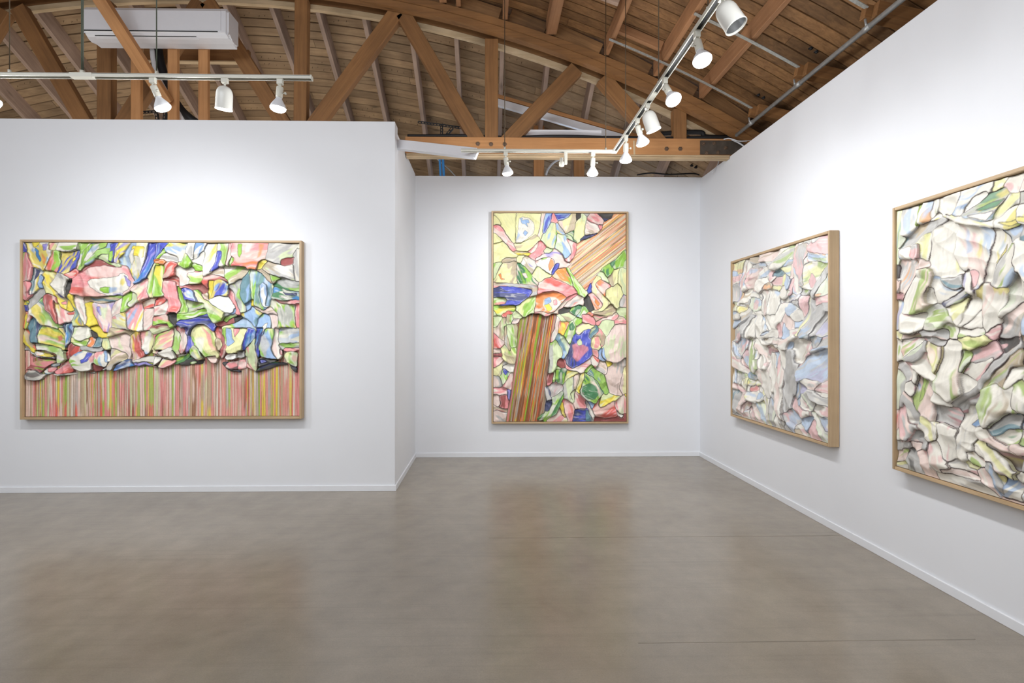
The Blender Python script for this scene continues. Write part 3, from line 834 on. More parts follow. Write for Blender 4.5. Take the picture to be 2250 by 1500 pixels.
def hsh(ix, iy, seed):
    h = (ix.astype(np.int64) * 374761393 + iy.astype(np.int64) * 668265263 + int(seed) * 974711) & 0xffffffff
    h = ((h ^ (h >> 13)) * 1274126177) & 0xffffffff
    return ((h ^ (h >> 16)) & 0xffff) / 65535.0
def vn(x, y, seed):
    ix, iy = np.floor(x), np.floor(y); fx, fy = x - ix, y - iy
    fx = fx * fx * (3 - 2 * fx); fy = fy * fy * (3 - 2 * fy)
    a, b = hsh(ix, iy, seed), hsh(ix + 1, iy, seed); c, d = hsh(ix, iy + 1, seed), hsh(ix + 1, iy + 1, seed)
    return (a * (1 - fx) + b * fx) * (1 - fy) + (c * (1 - fx) + d * fx) * fy
def sst(a, b, x):
    t = np.clip((x - a) / (b - a), 0, 1); return t * t * (3 - 2 * t)
def chaikin(P, q=0.13):
    Q = []
    for i in range(len(P)):
        a, b = P[i], P[(i + 1) % len(P)]
        Q += [a * (1 - q) + b * q, a * q + b * (1 - q)]
    return np.array(Q)
def inside_sd(P, X, Y):
    ins = np.zeros(X.shape, bool); best = np.full(X.shape, 1e9)
    n = len(P)
    for i in range(n):
        ax, ay = P[i]; bx, by = P[(i + 1) % n]
        c = ((ay > Y) != (by > Y))
        if ay != by: ins ^= c & (X < (bx - ax) * (Y - ay) / (by - ay) + ax)
        dx, dy = bx - ax, by - ay; L = dx * dx + dy * dy + 1e-12
        t = np.clip(((X - ax) * dx + (Y - ay) * dy) / L, 0, 1)
        best = np.minimum(best, (X - ax - t * dx) ** 2 + (Y - ay - t * dy) ** 2)
    d = np.sqrt(best)
    return ins, np.where(ins, d, -d)
def paint_mat():
    m, nt, b = new_mat('oil_paint_on_canvas'); L = nt.links
    at = N(nt, 'ShaderNodeVertexColor'); at.layer_name = 'paint'
    tc = N(nt, 'ShaderNodeTexCoord')
    n1 = N(nt, 'ShaderNodeTexNoise'); n1.inputs['Scale'].default_value = 45; n1.inputs['Detail'].default_value = 5; n1.inputs['Roughness'].default_value = 0.7
    L.new(tc.outputs['Object'], n1.inputs['Vector'])
    mx = N(nt, 'ShaderNodeMix', data_type='RGBA', blend_type='OVERLAY'); mx.inputs[0].default_value = 0.16
    L.new(at.outputs['Color'], mx.inputs[6]); L.new(n1.outputs['Fac'], mx.inputs[7])
    L.new(mx.outputs[2], b.inputs['Base Color'])
    b.inputs['Roughness'].default_value = 0.45
    b.inputs['Specular IOR Level'].default_value = 0.35
    bp = N(nt, 'ShaderNodeBump'); bp.inputs['Strength'].default_value = 0.4; bp.inputs['Distance'].default_value = 0.004
    L.new(n1.outputs['Fac'], bp.inputs['Height']); L.new(bp.outputs[0], b.inputs['Normal'])
    return m
M_paint = paint_mat()
M_frame = wood('pale_birch_frame', (178, 150, 114), (206, 180, 144), grain=40, tone=0.08, knots=False, rough=0.5)
def set_mesh(name, co, quads, cols, mat, smooth=True):
    me = bpy.data.meshes.new(name)
    me.vertices.add(len(co)); me.vertices.foreach_set('co', co.astype(np.float32).ravel())
    me.loops.add(quads.size); me.loops.foreach_set('vertex_index', quads.astype(np.int32).ravel())
    me.polygons.add(len(quads)); me.polygons.foreach_set('loop_start', np.arange(0, quads.size, 4, dtype=np.int32))
    me.polygons.foreach_set('use_smooth', np.full(len(quads), smooth))
    at = me.color_attributes.new('paint', 'FLOAT_COLOR', 'POINT')
    rg = np.ones((len(co), 4), np.float32); rg[:, :3] = cols
    at.data.foreach_set('color', rg.ravel())
    me.materials.append(mat); me.update(calc_edges=True); me.validate()
    return me

def biggest(m):
    """largest 4-connected piece of a mask"""
    left = m.copy(); best = None; n = 0
    while left.any() and left.sum() > n:
        g = np.zeros_like(m); i = np.argwhere(left)[0]; g[i[0], i[1]] = True
        while True:
            d = g.copy()
            d[1:] |= g[:-1]; d[:-1] |= g[1:]; d[:, 1:] |= g[:, :-1]; d[:, :-1] |= g[:, 1:]
            d &= m
            if (d == g).all(): break
            g = d
        c = g.sum()
        if c > n: best, n = g, c
        left &= ~g
    return best if best is not None else m
class Painting:
    """a floater-framed canvas on a wall.  O: lower left corner of the frame on the wall, U right, V up, Nn out of the wall"""
    def __init__(s, label, O, U, Wd, Hd, res, line, seed, lines=1.0, depth=0.072, wash=(236, 232, 222, .08), crisp=.7, acc=0.0, soft=1):
        s.O, s.U, s.V = Vector(O), Vector(U), Vector((0, 0, 1)); s.Nn = s.U.cross(s.V).normalized()
        s.W, s.H, s.res, s.line, s.lines = Wd, Hd, res, np.array(lin(line)), lines
        s.rng = random.Random(seed); s.seed = seed; s.depth = depth
        s.d0 = 0.036
        s.root = empty('framed_painting', s.O + s.U * (Wd / 2), label, 'painting', None)
        s.M = Matrix((s.U, s.V, s.Nn)).transposed().to_4x4(); s.M.translation = s.O
        rw = 0.019
        for (u0, u1, v0, v1) in ((0, rw, 0, Hd), (Wd - rw, Wd, 0, Hd), (rw, Wd - rw, 0, rw), (rw, Wd - rw, Hd - rw, Hd)):
            L = max(u1 - u0, v1 - v0); vert = (v1 - v0) > (u1 - u0)
            bm = bmesh.new(); add_box(bm, (0, 0, 0), (L, rw, depth - 0.002))
            bmesh.ops.bevel(bm, geom=bm.edges[:], offset=0.0025, segments=2, affect='EDGES')
            o = link('frame_rail', bm_mesh('frame_rail', bm, M_frame), s.root)
            c = s.O + s.U * ((u0 + u1) / 2) + s.V * ((v0 + v1) / 2) + s.Nn * (depth / 2 + .001)
            ax = s.V if vert else s.U
            R = Matrix((ax, s.Nn.cross(ax), s.Nn)).transposed().to_4x4(); R.translation = c
            place(o, R)
        bm = bmesh.new(); add_box(bm, (Wd / 2, Hd / 2, 0.017), (Wd - 2 * rw - .002, Hd - 2 * rw - .002, 0.03))
        o = link('backing_board', bm_mesh('backing_board', bm, M_slot), s.root); place(o, s.M)
        s.u0 = s.v0 = rw + .004
        s.nu = int((Wd - 2 * s.u0) / res); s.nv = int((Hd - 2 * s.v0) / res)
        s.gu = s.u0 + np.arange(s.nu + 1) * (Wd - 2 * s.u0) / s.nu
        s.gv = s.v0 + np.arange(s.nv + 1) * (Hd - 2 * s.v0) / s.nv
        s.wash = (np.array(lin(wash[:3])), wash[3]); s.crisp = crisp; s.relief = 1.0; s.acc = acc; s.soft = soft; s.pal = MUTE if acc else PAL; s.gate = .35 if acc else .55
        s.idm = np.full((s.nv, s.nu), -1, int)
        s.hf = []
        s.last = 0.03
    def uv(s, px, py, h):
        d = ray(px, py); P0 = s.O + s.Nn * (s.d0 + h)
        t = (P0 - EYE).dot(s.Nn) / d.dot(s.Nn)
        q = EYE + d * t - s.O
        return (q.dot(s.U), q.dot(s.V))
    def window(s, P, pad):
        iu0 = max(0, int(np.searchsorted(s.gu, P[:, 0].min() - pad))); iu1 = min(s.nu + 1, int(np.searchsorted(s.gu, P[:, 0].max() + pad)))
        iv0 = max(0, int(np.searchsorted(s.gv, P[:, 1].min() - pad))); iv1 = min(s.nv + 1, int(np.searchsorted(s.gv, P[:, 1].max() + pad)))
        return iu0, iu1, iv0, iv1
    def fill(s, P, codes, X, Y, sub):
        r = s.rng
        c = P.mean(0); C = np.cov((P - c).T); w_, v_ = np.linalg.eigh(C); e1 = v_[:, 1]
        a = r.uniform(-.25, .25); e1 = np.array([e1[0] * math.cos(a) - e1[1] * math.sin(a), e1[0] * math.sin(a) + e1[1] * math.cos(a)])
        big = math.sqrt(max(w_[1], 1e-8)); sml = math.sqrt(max(w_[0], 1e-8))
        t1 = (X - c[0]) * e1[0] + (Y - c[1]) * e1[1]; t2 = -(X - c[0]) * e1[1] + (Y - c[1]) * e1[0]
        sd = r.randrange(1 << 20)
        wob = (vn(t1 * 14, t2 * 14, sd + 91) - .5) * 0.03
        out = np.empty(X.shape + (3,)); out[:] = s.pal[codes[0]]
        fs, fl = 0.75 / max(sml, .008), 0.5 / max(big, .012)
        for k, ch in enumerate(codes[1:]):
            n = vn((t2 + wob) * fs + 7.3 * k, t1 * fl + 3.1, sd + 17 * k) * .68 + vn((t2 + wob) * 62, t1 * 11, sd + 5 + k) * .32
            wgt = sst(.51 + s.acc + .04 * min(k, 2), .62 + s.acc + .05 * min(k, 2), n) * (0.92 if k == 0 else .85)
            out += (s.pal[ch] - out) * wgt[..., None]
        # dry brush and slow tone
        br = vn((t2 + wob) * 110, t1 * 16, sd + 401)
        lift = np.clip(1 + (br - .5) * (0.20 if sub else 0.16) + (vn(t1 * 9, t2 * 9, sd + 77) - .5) * .18, 0, 2)
        out = out * lift[..., None]
        if codes[0] in 'bBGcgpr':
            g = sst(.74, .92, br) * .35
            out += (PAL['w'] - out) * g[..., None]
            if not sub and codes[0] not in 'bB':
                g = sst(.58, .74, vn((t2 + wob) * fs * 1.6, t1 * fl * 1.2 + 9, sd + 611)) * .55
                out += (PAL['w'] - out) * g[..., None]
        return np.clip(out, 0.004, 0.92)
    def flap(s, item, P=None):
        toks = item.split()
        if not toks: return
        code, pts = toks[0], toks[1:]
        mode = ''
        if code[0] in '.+-~': mode, code = code[0], code[1:]
        r = s.rng
        if s.acc and mode not in ('.', '~') and len(code) > 1 and code[0] in 'gplvybca' and P is None: code = r.choice('sww') + code
        if mode in ('.', '~'): h = s.last
        else:
            h = {'': r.uniform(.016, .030), '+': r.uniform(.036, .050), '-': r.uniform(.006, .012)}[mode]
        if P is None:
            x0, y0, sc = s.reg
            P = np.array([s.uv(x0 + float(a) * 10 / sc, y0 + float(b) * 10 / sc, h) for a, b in (p.split(',') for p in pts)])
            s.done.append((mode + code, P))
        P = chaikin(P)
        iu0, iu1, iv0, iv1 = s.window(P, 0.012)
        if iu1 - iu0 < 2 or iv1 - iv0 < 2: return
        if mode in ('.', '~'):
            if s.hf: s.hf[-1]['subs'].append((code, P, mode))
            return
        X, Y = np.meshgrid((s.gu[1:] + s.gu[:-1])[iu0:iu1] / 2, (s.gv[1:] + s.gv[:-1])[iv0:iv1] / 2)
        wx = (vn(X * 34, Y * 34, s.seed + 3) - .5) * .008; wy = (vn(X * 34, Y * 34, s.seed + 8) - .5) * .008
        ins, sd = inside_sd(P, X + wx, Y + wy)
        s.last = h
        k = len(s.hf)
        s.idm[iv0:iv1, iu0:iu1][ins] = k
        size = math.sqrt(max((iu1 - iu0) * (iv1 - iv0), 1)) * s.res
        s.hf.append(dict(P=P, h=h, mode=mode, code=code, size=size, subs=[], seed=r.randrange(1 << 20),
                         tv=r.uniform(-.05, .42), tu=r.uniform(-.30, .30), puff=r.choice((1, 1, -1)) * r.uniform(.03, .09) * min(size, .16), ang=r.uniform(0, 6.28)))
    def close_gaps(s, n):
        """let every fold grow over the bare strips beside it"""
        free = ~s.skip if hasattr(s, 'skip') else np.ones(s.idm.shape, bool)
        for _ in range(n):
            m = s.idm.copy()
            for dv, du in ((0, 1), (0, -1), (1, 0), (-1, 0)):
                t = np.full_like(m, -1)
                t[max(dv, 0):m.shape[0] + min(dv, 0), max(du, 0):m.shape[1] + min(du, 0)] = s.idm[max(-dv, 0):m.shape[0] + min(-dv, 0), max(-du, 0):m.shape[1] + min(-du, 0)]
                g = (m < 0) & (t >= 0) & free
                m[g] = t[g]
            if (m == s.idm).all(): break
            s.idm = m
    def paint(s, q, X, Y, D):
        """colours of one fold; D = distance to the nearest rim in cells"""
        r = s.rng
        f = s.fill(q['P'], q['code'], X, Y, False)
        for code, P, md in q['subs']:
            g = s.fill(P, code, X, Y, True)
            wx = (vn(X * 40, Y * 40, s.seed + 13) - .5) * .006
            ins, sd = inside_sd(P, X + wx, Y + wx)
            crisp = r.random() > .4 and md == '.'
            a = sst(-.0022, .0022, sd) if crisp else sst(-.010, .010, sd) * (.8 if md == '.' else .75)
            f = f + (g - f) * a[..., None]
            if crisp:
                ln = (1 - sst(.0010 * s.lines, .0030 * s.lines, np.abs(sd))) * .7
                f = f + (s.line - f) * ln[..., None]
        f = f + (s.wash[0] - f) * s.wash[1]
        gate = s.gate + (1 - s.gate) * sst(.36, .58, vn(X * 13, Y * 13, q['seed'] % 7 + 31))
        lw = s.lines * (.8 + .5 * vn(X * 9, Y * 9, s.seed + 41))
        ln = (1 - sst(.40, 1.35, D / lw)) * gate
        if q['code'][0] not in 'kB':
            lit_hem = sst(1.2, 1.8, D / lw) * (1 - sst(2.0, 3.4, D)) * sst(.5, .7, vn(X * 11, Y * 11, q['seed'] + 51)) * .5  # raw canvas edge whitened in the paint as though catching light
            f = f + (PAL['W'] - f) * lit_hem[..., None]
        f = f + (s.line - f) * ln[..., None]
        return np.clip(f, .004, .92)
    def height(s, q, X, Y):
        P = q['P']; c = (P.min(0) + P.max(0)) / 2
        ins, d = inside_sd(P, X, Y); d = np.maximum(d, 0)
        lim = min(1.0, 0.055 / (q['size'] * max(q['tv'], .1)))
        z = q['h'] - (Y - c[1]) * q['tv'] * lim - (X - c[0]) * q['tu'] * lim
        m = max(.012, min(.05, q['size'] * .22))
        z = z + q['puff'] * (1 - np.exp(-d / m)) - q['puff'] * .5
        # lifted raw lip
        z = z + .007 * np.exp(-d / .009) * vn(X * 12, Y * 12, q['seed'])
        ca, sa = math.cos(q['ang']), math.sin(q['ang'])
        a, b = X * ca + Y * sa, -X * sa + Y * ca
        z = z + (np.abs(vn(a * 17, b * 5, q['seed'] + 5) - .5) * 2) * .012 * min(1, q['size'] / .15)
        z = z + (vn(X * 38, Y * 38, q['seed'] + 9) - .5) * .004
        return np.clip(z, 0.0, .085)
    def load(s, text):
        s.done = []
        for ln in text.strip().split('\n'):
            ln = ln.strip()
            if not ln: continue
            if ln.startswith('@'):
                s.reg = [float(v) for v in ln[1:].split()]
                continue
            for it in ln.split(';'): s.flap(it.strip())
    def stripes(s, pts, ang, pal, name, seed, h=0.006, rng_w=(.004, .02), dark='k', veil=(214, 168, 146, .3)):
        """flat canvas painted in long strokes; ang: stroke direction from the vertical (radians, + leans right)"""
        P = np.array([s.uv(x, y, h) for x, y in pts])
        if not hasattr(s, 'skip'): s.skip = np.zeros((s.nv, s.nu), bool)
        CXm, CYm = np.meshgrid((s.gu[1:] + s.gu[:-1]) / 2, (s.gv[1:] + s.gv[:-1]) / 2)
        s.skip |= inside_sd(P, CXm, CYm)[1] > -.004
        rr = np.random.RandomState(seed)
        e = np.array([math.sin(ang), math.cos(ang)]); n = np.array([math.cos(ang), -math.sin(ang)])
        st, wd = 0.0017, 0.012
        a0, a1 = (P @ n).min(), (P @ n).max(); b0, b1 = (P @ e).min(), (P @ e).max()
        na, nb = int((a1 - a0) / st), int((b1 - b0) / wd)
        A, B = np.meshgrid(np.linspace(a0, a1, na + 1), np.linspace(b0, b1, nb + 1))
        X = A * n[0] + B * e[0]; Y = A * n[1] + B * e[1]
        edges = [a0]
        while edges[-1] < a1: edges.append(edges[-1] + rr.uniform(*rng_w) * (1.6 if rr.rand() < .12 else 1))
        edges = np.array(edges)
        fan = A + (vn(A * 40, B * 3, seed + 4) - .5) * .006
        idx = np.clip(np.searchsorted(edges, fan) - 1, 0, len(edges) - 2)
        names = [c for c, k in pal for _ in range(k)]
        tab = np.array([PAL[names[rr.randint(len(names))]] for _ in range(len(edges) * 2)])
        c1, c2 = tab[idx * 2], tab[idx * 2 + 1]
        t = sst(.42, .62, vn(idx * 3.7 + .5, B * 4.2, seed + 1) * .8 + vn(A * 200, B * 9, seed + 2) * .2)
        C = c1 + (c2 - c1) * t[..., None]
        br = vn(A * 420, B * 7, seed + 6)
        C = C * (0.74 + .42 * br)[..., None]; C += (np.array(lin(veil[:3])) - C) * (veil[3] * (.4 + 1.2 * vn(A * 60, B * 2.2, seed + 15)))[..., None]
        C += (PAL['w'] - C) * (sst(.72, .95, vn(A * 260, B * 5, seed + 9)) * .45)[..., None]
        de = np.minimum(np.abs(fan - edges[idx]), np.abs(fan - edges[idx + 1]))
        dk = (1 - sst(.0007, .0020, de)) * sst(.40, .62, vn(idx * 1.9, B * 3.4, seed + 12)) * .85
        C += (PAL[dark] - C) * dk[..., None]
        Z = h + (np.cos(np.clip(de, 0, .01) * 300) * -.0012) + (vn(X * 6, Y * 6, seed) - .5) * .004
        ins, sd = inside_sd(P, X, Y)
        ok = (X > s.u0 - .02) & (X < s.W - s.u0 + .02) & (Y > s.v0 - .02) & (Y < s.H - s.v0 + .02) & (sd > -.006)
        X = np.clip(X, s.u0, s.W - s.u0); Y = np.clip(Y, s.v0, s.H - s.v0)
        cm = ok[:-1, :-1] & ok[1:, 1:] & ok[1:, :-1] & ok[:-1, 1:]
        s.emit_cells(name, cm, X, Y, Z, C, skirt=0.008)
    def emit_cells(s, name, cm, X, Y, Z, C, skirt=0.03):
        iv, iu = np.nonzero(cm)
        if len(iv) < 2: return
        st = X.shape[1]
        quads = np.stack([iv * st + iu, iv * st + iu + 1, (iv + 1) * st + iu + 1, (iv + 1) * st + iu], 1)
        ids, inv = np.unique(quads, return_inverse=True); quads = inv.reshape(-1, 4)
        zz = Z.ravel()[ids] + s.d0
        co = np.stack([X.ravel()[ids] - s.W / 2, Y.ravel()[ids], zz], 1); cols = C.reshape(-1, 3)[ids]
        # turned-down edge
        pad = np.pad(cm, 1)
        lut = np.full(X.size, -1); lut[ids] = np.arange(len(ids))
        segs = []
        for di, dj, a, b in ((-1, 0, (0, 0), (0, 1)), (1, 0, (1, 1), (1, 0)), (0, -1, (1, 0), (0, 0)), (0, 1, (0, 1), (1, 1))):
            e = cm & ~pad[1 + di:1 + di + cm.shape[0], 1 + dj:1 + dj + cm.shape[1]]
            i, j = np.nonzero(e)
            segs.append(np.stack([lut[(i + a[0]) * st + j + a[1]], lut[(i + b[0]) * st + j + b[1]]], 1))
        sg = np.concatenate(segs)
        if len(sg):
            us, ui = np.unique(sg, return_inverse=True); ui = ui.reshape(-1, 2)
            top = co[us]; low = top.copy(); low[:, 2] = np.maximum(low[:, 2] - skirt, s.d0 - .004)
            n0 = len(co); n1 = n0 + len(us)
            co = np.concatenate([co, top, low]); sk = cols[us] * .4 + np.median(cols, 0) * .55; cols = np.concatenate([cols, sk, sk * .9])
            q2 = np.stack([n0 + ui[:, 1], n0 + ui[:, 0], n1 + ui[:, 0], n1 + ui[:, 1]], 1)
            quads = np.concatenate([quads, q2])
        # to the frame of the root (world axes, origin at the middle of the lower edge)
        R = np.array(Matrix((s.U, s.V, s.Nn)).transposed().to_3x3())
        co = co @ R.T
        o = link(name, set_mesh(name, co, quads, cols, M_paint), s.root)
        return o
    def crumple(s, X, Y):
        """sharp ridges and valleys running through the whole sheet"""
        z = np.zeros(X.shape)
        for k, (f, a, ang) in enumerate(((4.2, .022, .3), (7.5, .017, -.7), (13.0, .011, 1.1))):
            ca, sa = math.cos(ang + s.seed), math.sin(ang + s.seed)
            p, q = X * ca + Y * sa, (-X * sa + Y * ca) * .55
            wx = vn(X * 6, Y * 6, s.seed + 61 + k) * .14
            n = vn((p + wx) * f, (q + wx) * f, s.seed + 71 + k)
            z += a * ((1 - np.abs(2 * n - 1) ** .9) - .5)
        return z * s.relief
    def finish(s, grow=18):
        s.close_gaps(grow)
        for k in range(len(s.hf)):
            m_ = s.idm == k
            if m_.any():
                iv, iu = np.nonzero(m_); sl = (slice(iv.min(), iv.max() + 1), slice(iu.min(), iu.max() + 1))
                b_ = biggest(m_[sl]); s.idm[sl][m_[sl] & ~b_] = -1
                if b_.sum() < 14: s.idm[sl][b_] = -1
        s.close_gaps(40)
        GX, GY = np.meshgrid(s.gu, s.gv)
        # rim distance on the vertices, in cells
        m = np.pad(s.idm, 1, mode='edge')
        rim = ~((m[:-1, :-1] == m[1:, 1:]) & (m[:-1, 1:] == m[1:, :-1]) & (m[:-1, :-1] == m[:-1, 1:]))
        # rims drawn smooth instead of stepping from cell to cell
        rin = rim.copy(); rin[0] = rin[-1] = False; rin[:, 0] = rin[:, -1] = False
        for _ in range(3):
            sx = np.zeros(GX.shape); sy = np.zeros(GX.shape); c_ = np.zeros(GX.shape)
            for dv in (-1, 0, 1):
                for du in (-1, 0, 1):
                    m_ = np.roll(np.roll(rim, dv, 0), du, 1).astype(float)
                    sx += np.roll(np.roll(GX, dv, 0), du, 1) * m_; sy += np.roll(np.roll(GY, dv, 0), du, 1) * m_; c_ += m_
            GX = np.where(rin, GX * .4 + .6 * sx / np.maximum(c_, 1), GX); GY = np.where(rin, GY * .4 + .6 * sy / np.maximum(c_, 1), GY)
        # ink follows the rims: distance of every vertex to the nearest rim vertex
        dist = np.full(GX.shape, 9.0)
        for dv in range(-4, 5):
            for du in range(-4, 5):
                m_ = np.roll(np.roll(rim, dv, 0), du, 1)
                d_ = np.hypot(GX - np.roll(np.roll(GX, dv, 0), du, 1), GY - np.roll(np.roll(GY, dv, 0), du, 1))
                dist = np.where(m_ & (d_ < dist), d_, dist)
        D = dist / s.res
        # every fold is shaped alone, then eased towards the sheet it belongs to
        SH = np.zeros(GX.shape); CN = np.zeros(GX.shape); todo = []
        for k, q in enumerate(s.hf):
            iv, iu = np.nonzero(s.idm == k)
            if len(iv) < 8: continue
            v0, v1, u0, u1 = iv.min(), iv.max() + 2, iu.min(), iu.max() + 2
            cm = s.idm[v0:v1 - 1, u0:u1 - 1] == k
            Z = s.height(q, GX[v0:v1, u0:u1], GY[v0:v1, u0:u1])
            vm = np.zeros(Z.shape, bool)
            vm[:-1, :-1] |= cm; vm[1:, :-1] |= cm; vm[:-1, 1:] |= cm; vm[1:, 1:] |= cm
            SH[v0:v1, u0:u1] += Z * vm; CN[v0:v1, u0:u1] += vm
            todo.append((q, v0, v1, u0, u1, cm, Z))
        G = np.where(CN > 0, SH / np.maximum(CN, 1), .006)
        CR = s.crumple(GX, GY)
        for _ in range(s.soft):
            for ax in (0, 1):
                P_ = np.pad(G, [(2, 2) if i == ax else (0, 0) for i in (0, 1)], mode='edge')
                G = sum(np.take(P_, range(j, j + G.shape[ax]), axis=ax) for j in range(5)) / 5
        for _ in range(3):
            sz = np.zeros(G.shape); c_ = np.zeros(G.shape)
            for dv in (-1, 0, 1):
                for du in (-1, 0, 1):
                    m_ = np.roll(np.roll(rim, dv, 0), du, 1).astype(float)
                    sz += np.roll(np.roll(G, dv, 0), du, 1) * m_; c_ += m_
            G = np.where(rim, sz / np.maximum(c_, 1), G)
        for q, v0, v1, u0, u1, cm, Z in todo:
            X, Y = GX[v0:v1, u0:u1], GY[v0:v1, u0:u1]
            cr = s.crisp * (1.0 if q['mode'] == '+' else .35 if q['mode'] == '' else .5)
            z = Z * cr + G[v0:v1, u0:u1] * (1 - cr) + CR[v0:v1, u0:u1] * (.45 if q['mode'] == '-' else 1)
            bd = np.minimum(np.minimum(X - s.u0, s.W - s.u0 - X), np.minimum(Y - s.v0, s.H - s.v0 - Y))
            top = .026 + .075 * sst(-.01, .14, bd)
            z = np.clip(np.where(z > top - .01, top - .01 + .01 * np.tanh((z - top + .01) / .01), z), .001, .10)
            s.emit_cells('canvas_fold', cm, X, Y, z, s.paint(q, X, Y, D[v0:v1, u0:u1]))
        # ground canvas showing between the folds
        cm = s.idm < 0
        if hasattr(s, 'skip'): cm &= ~s.skip
        Z = np.full(GX.shape, .002) + vn(GX * 9, GY * 9, s.seed) * .008
        C = np.tile(np.array(lin((196, 184, 162))), GX.shape + (1,)) * (.8 + .4 * vn(GX * 20, GY * 20, 5))[..., None]
        s.emit_cells('ground_canvas', cm, GX, GY, Z, C, skirt=.004)
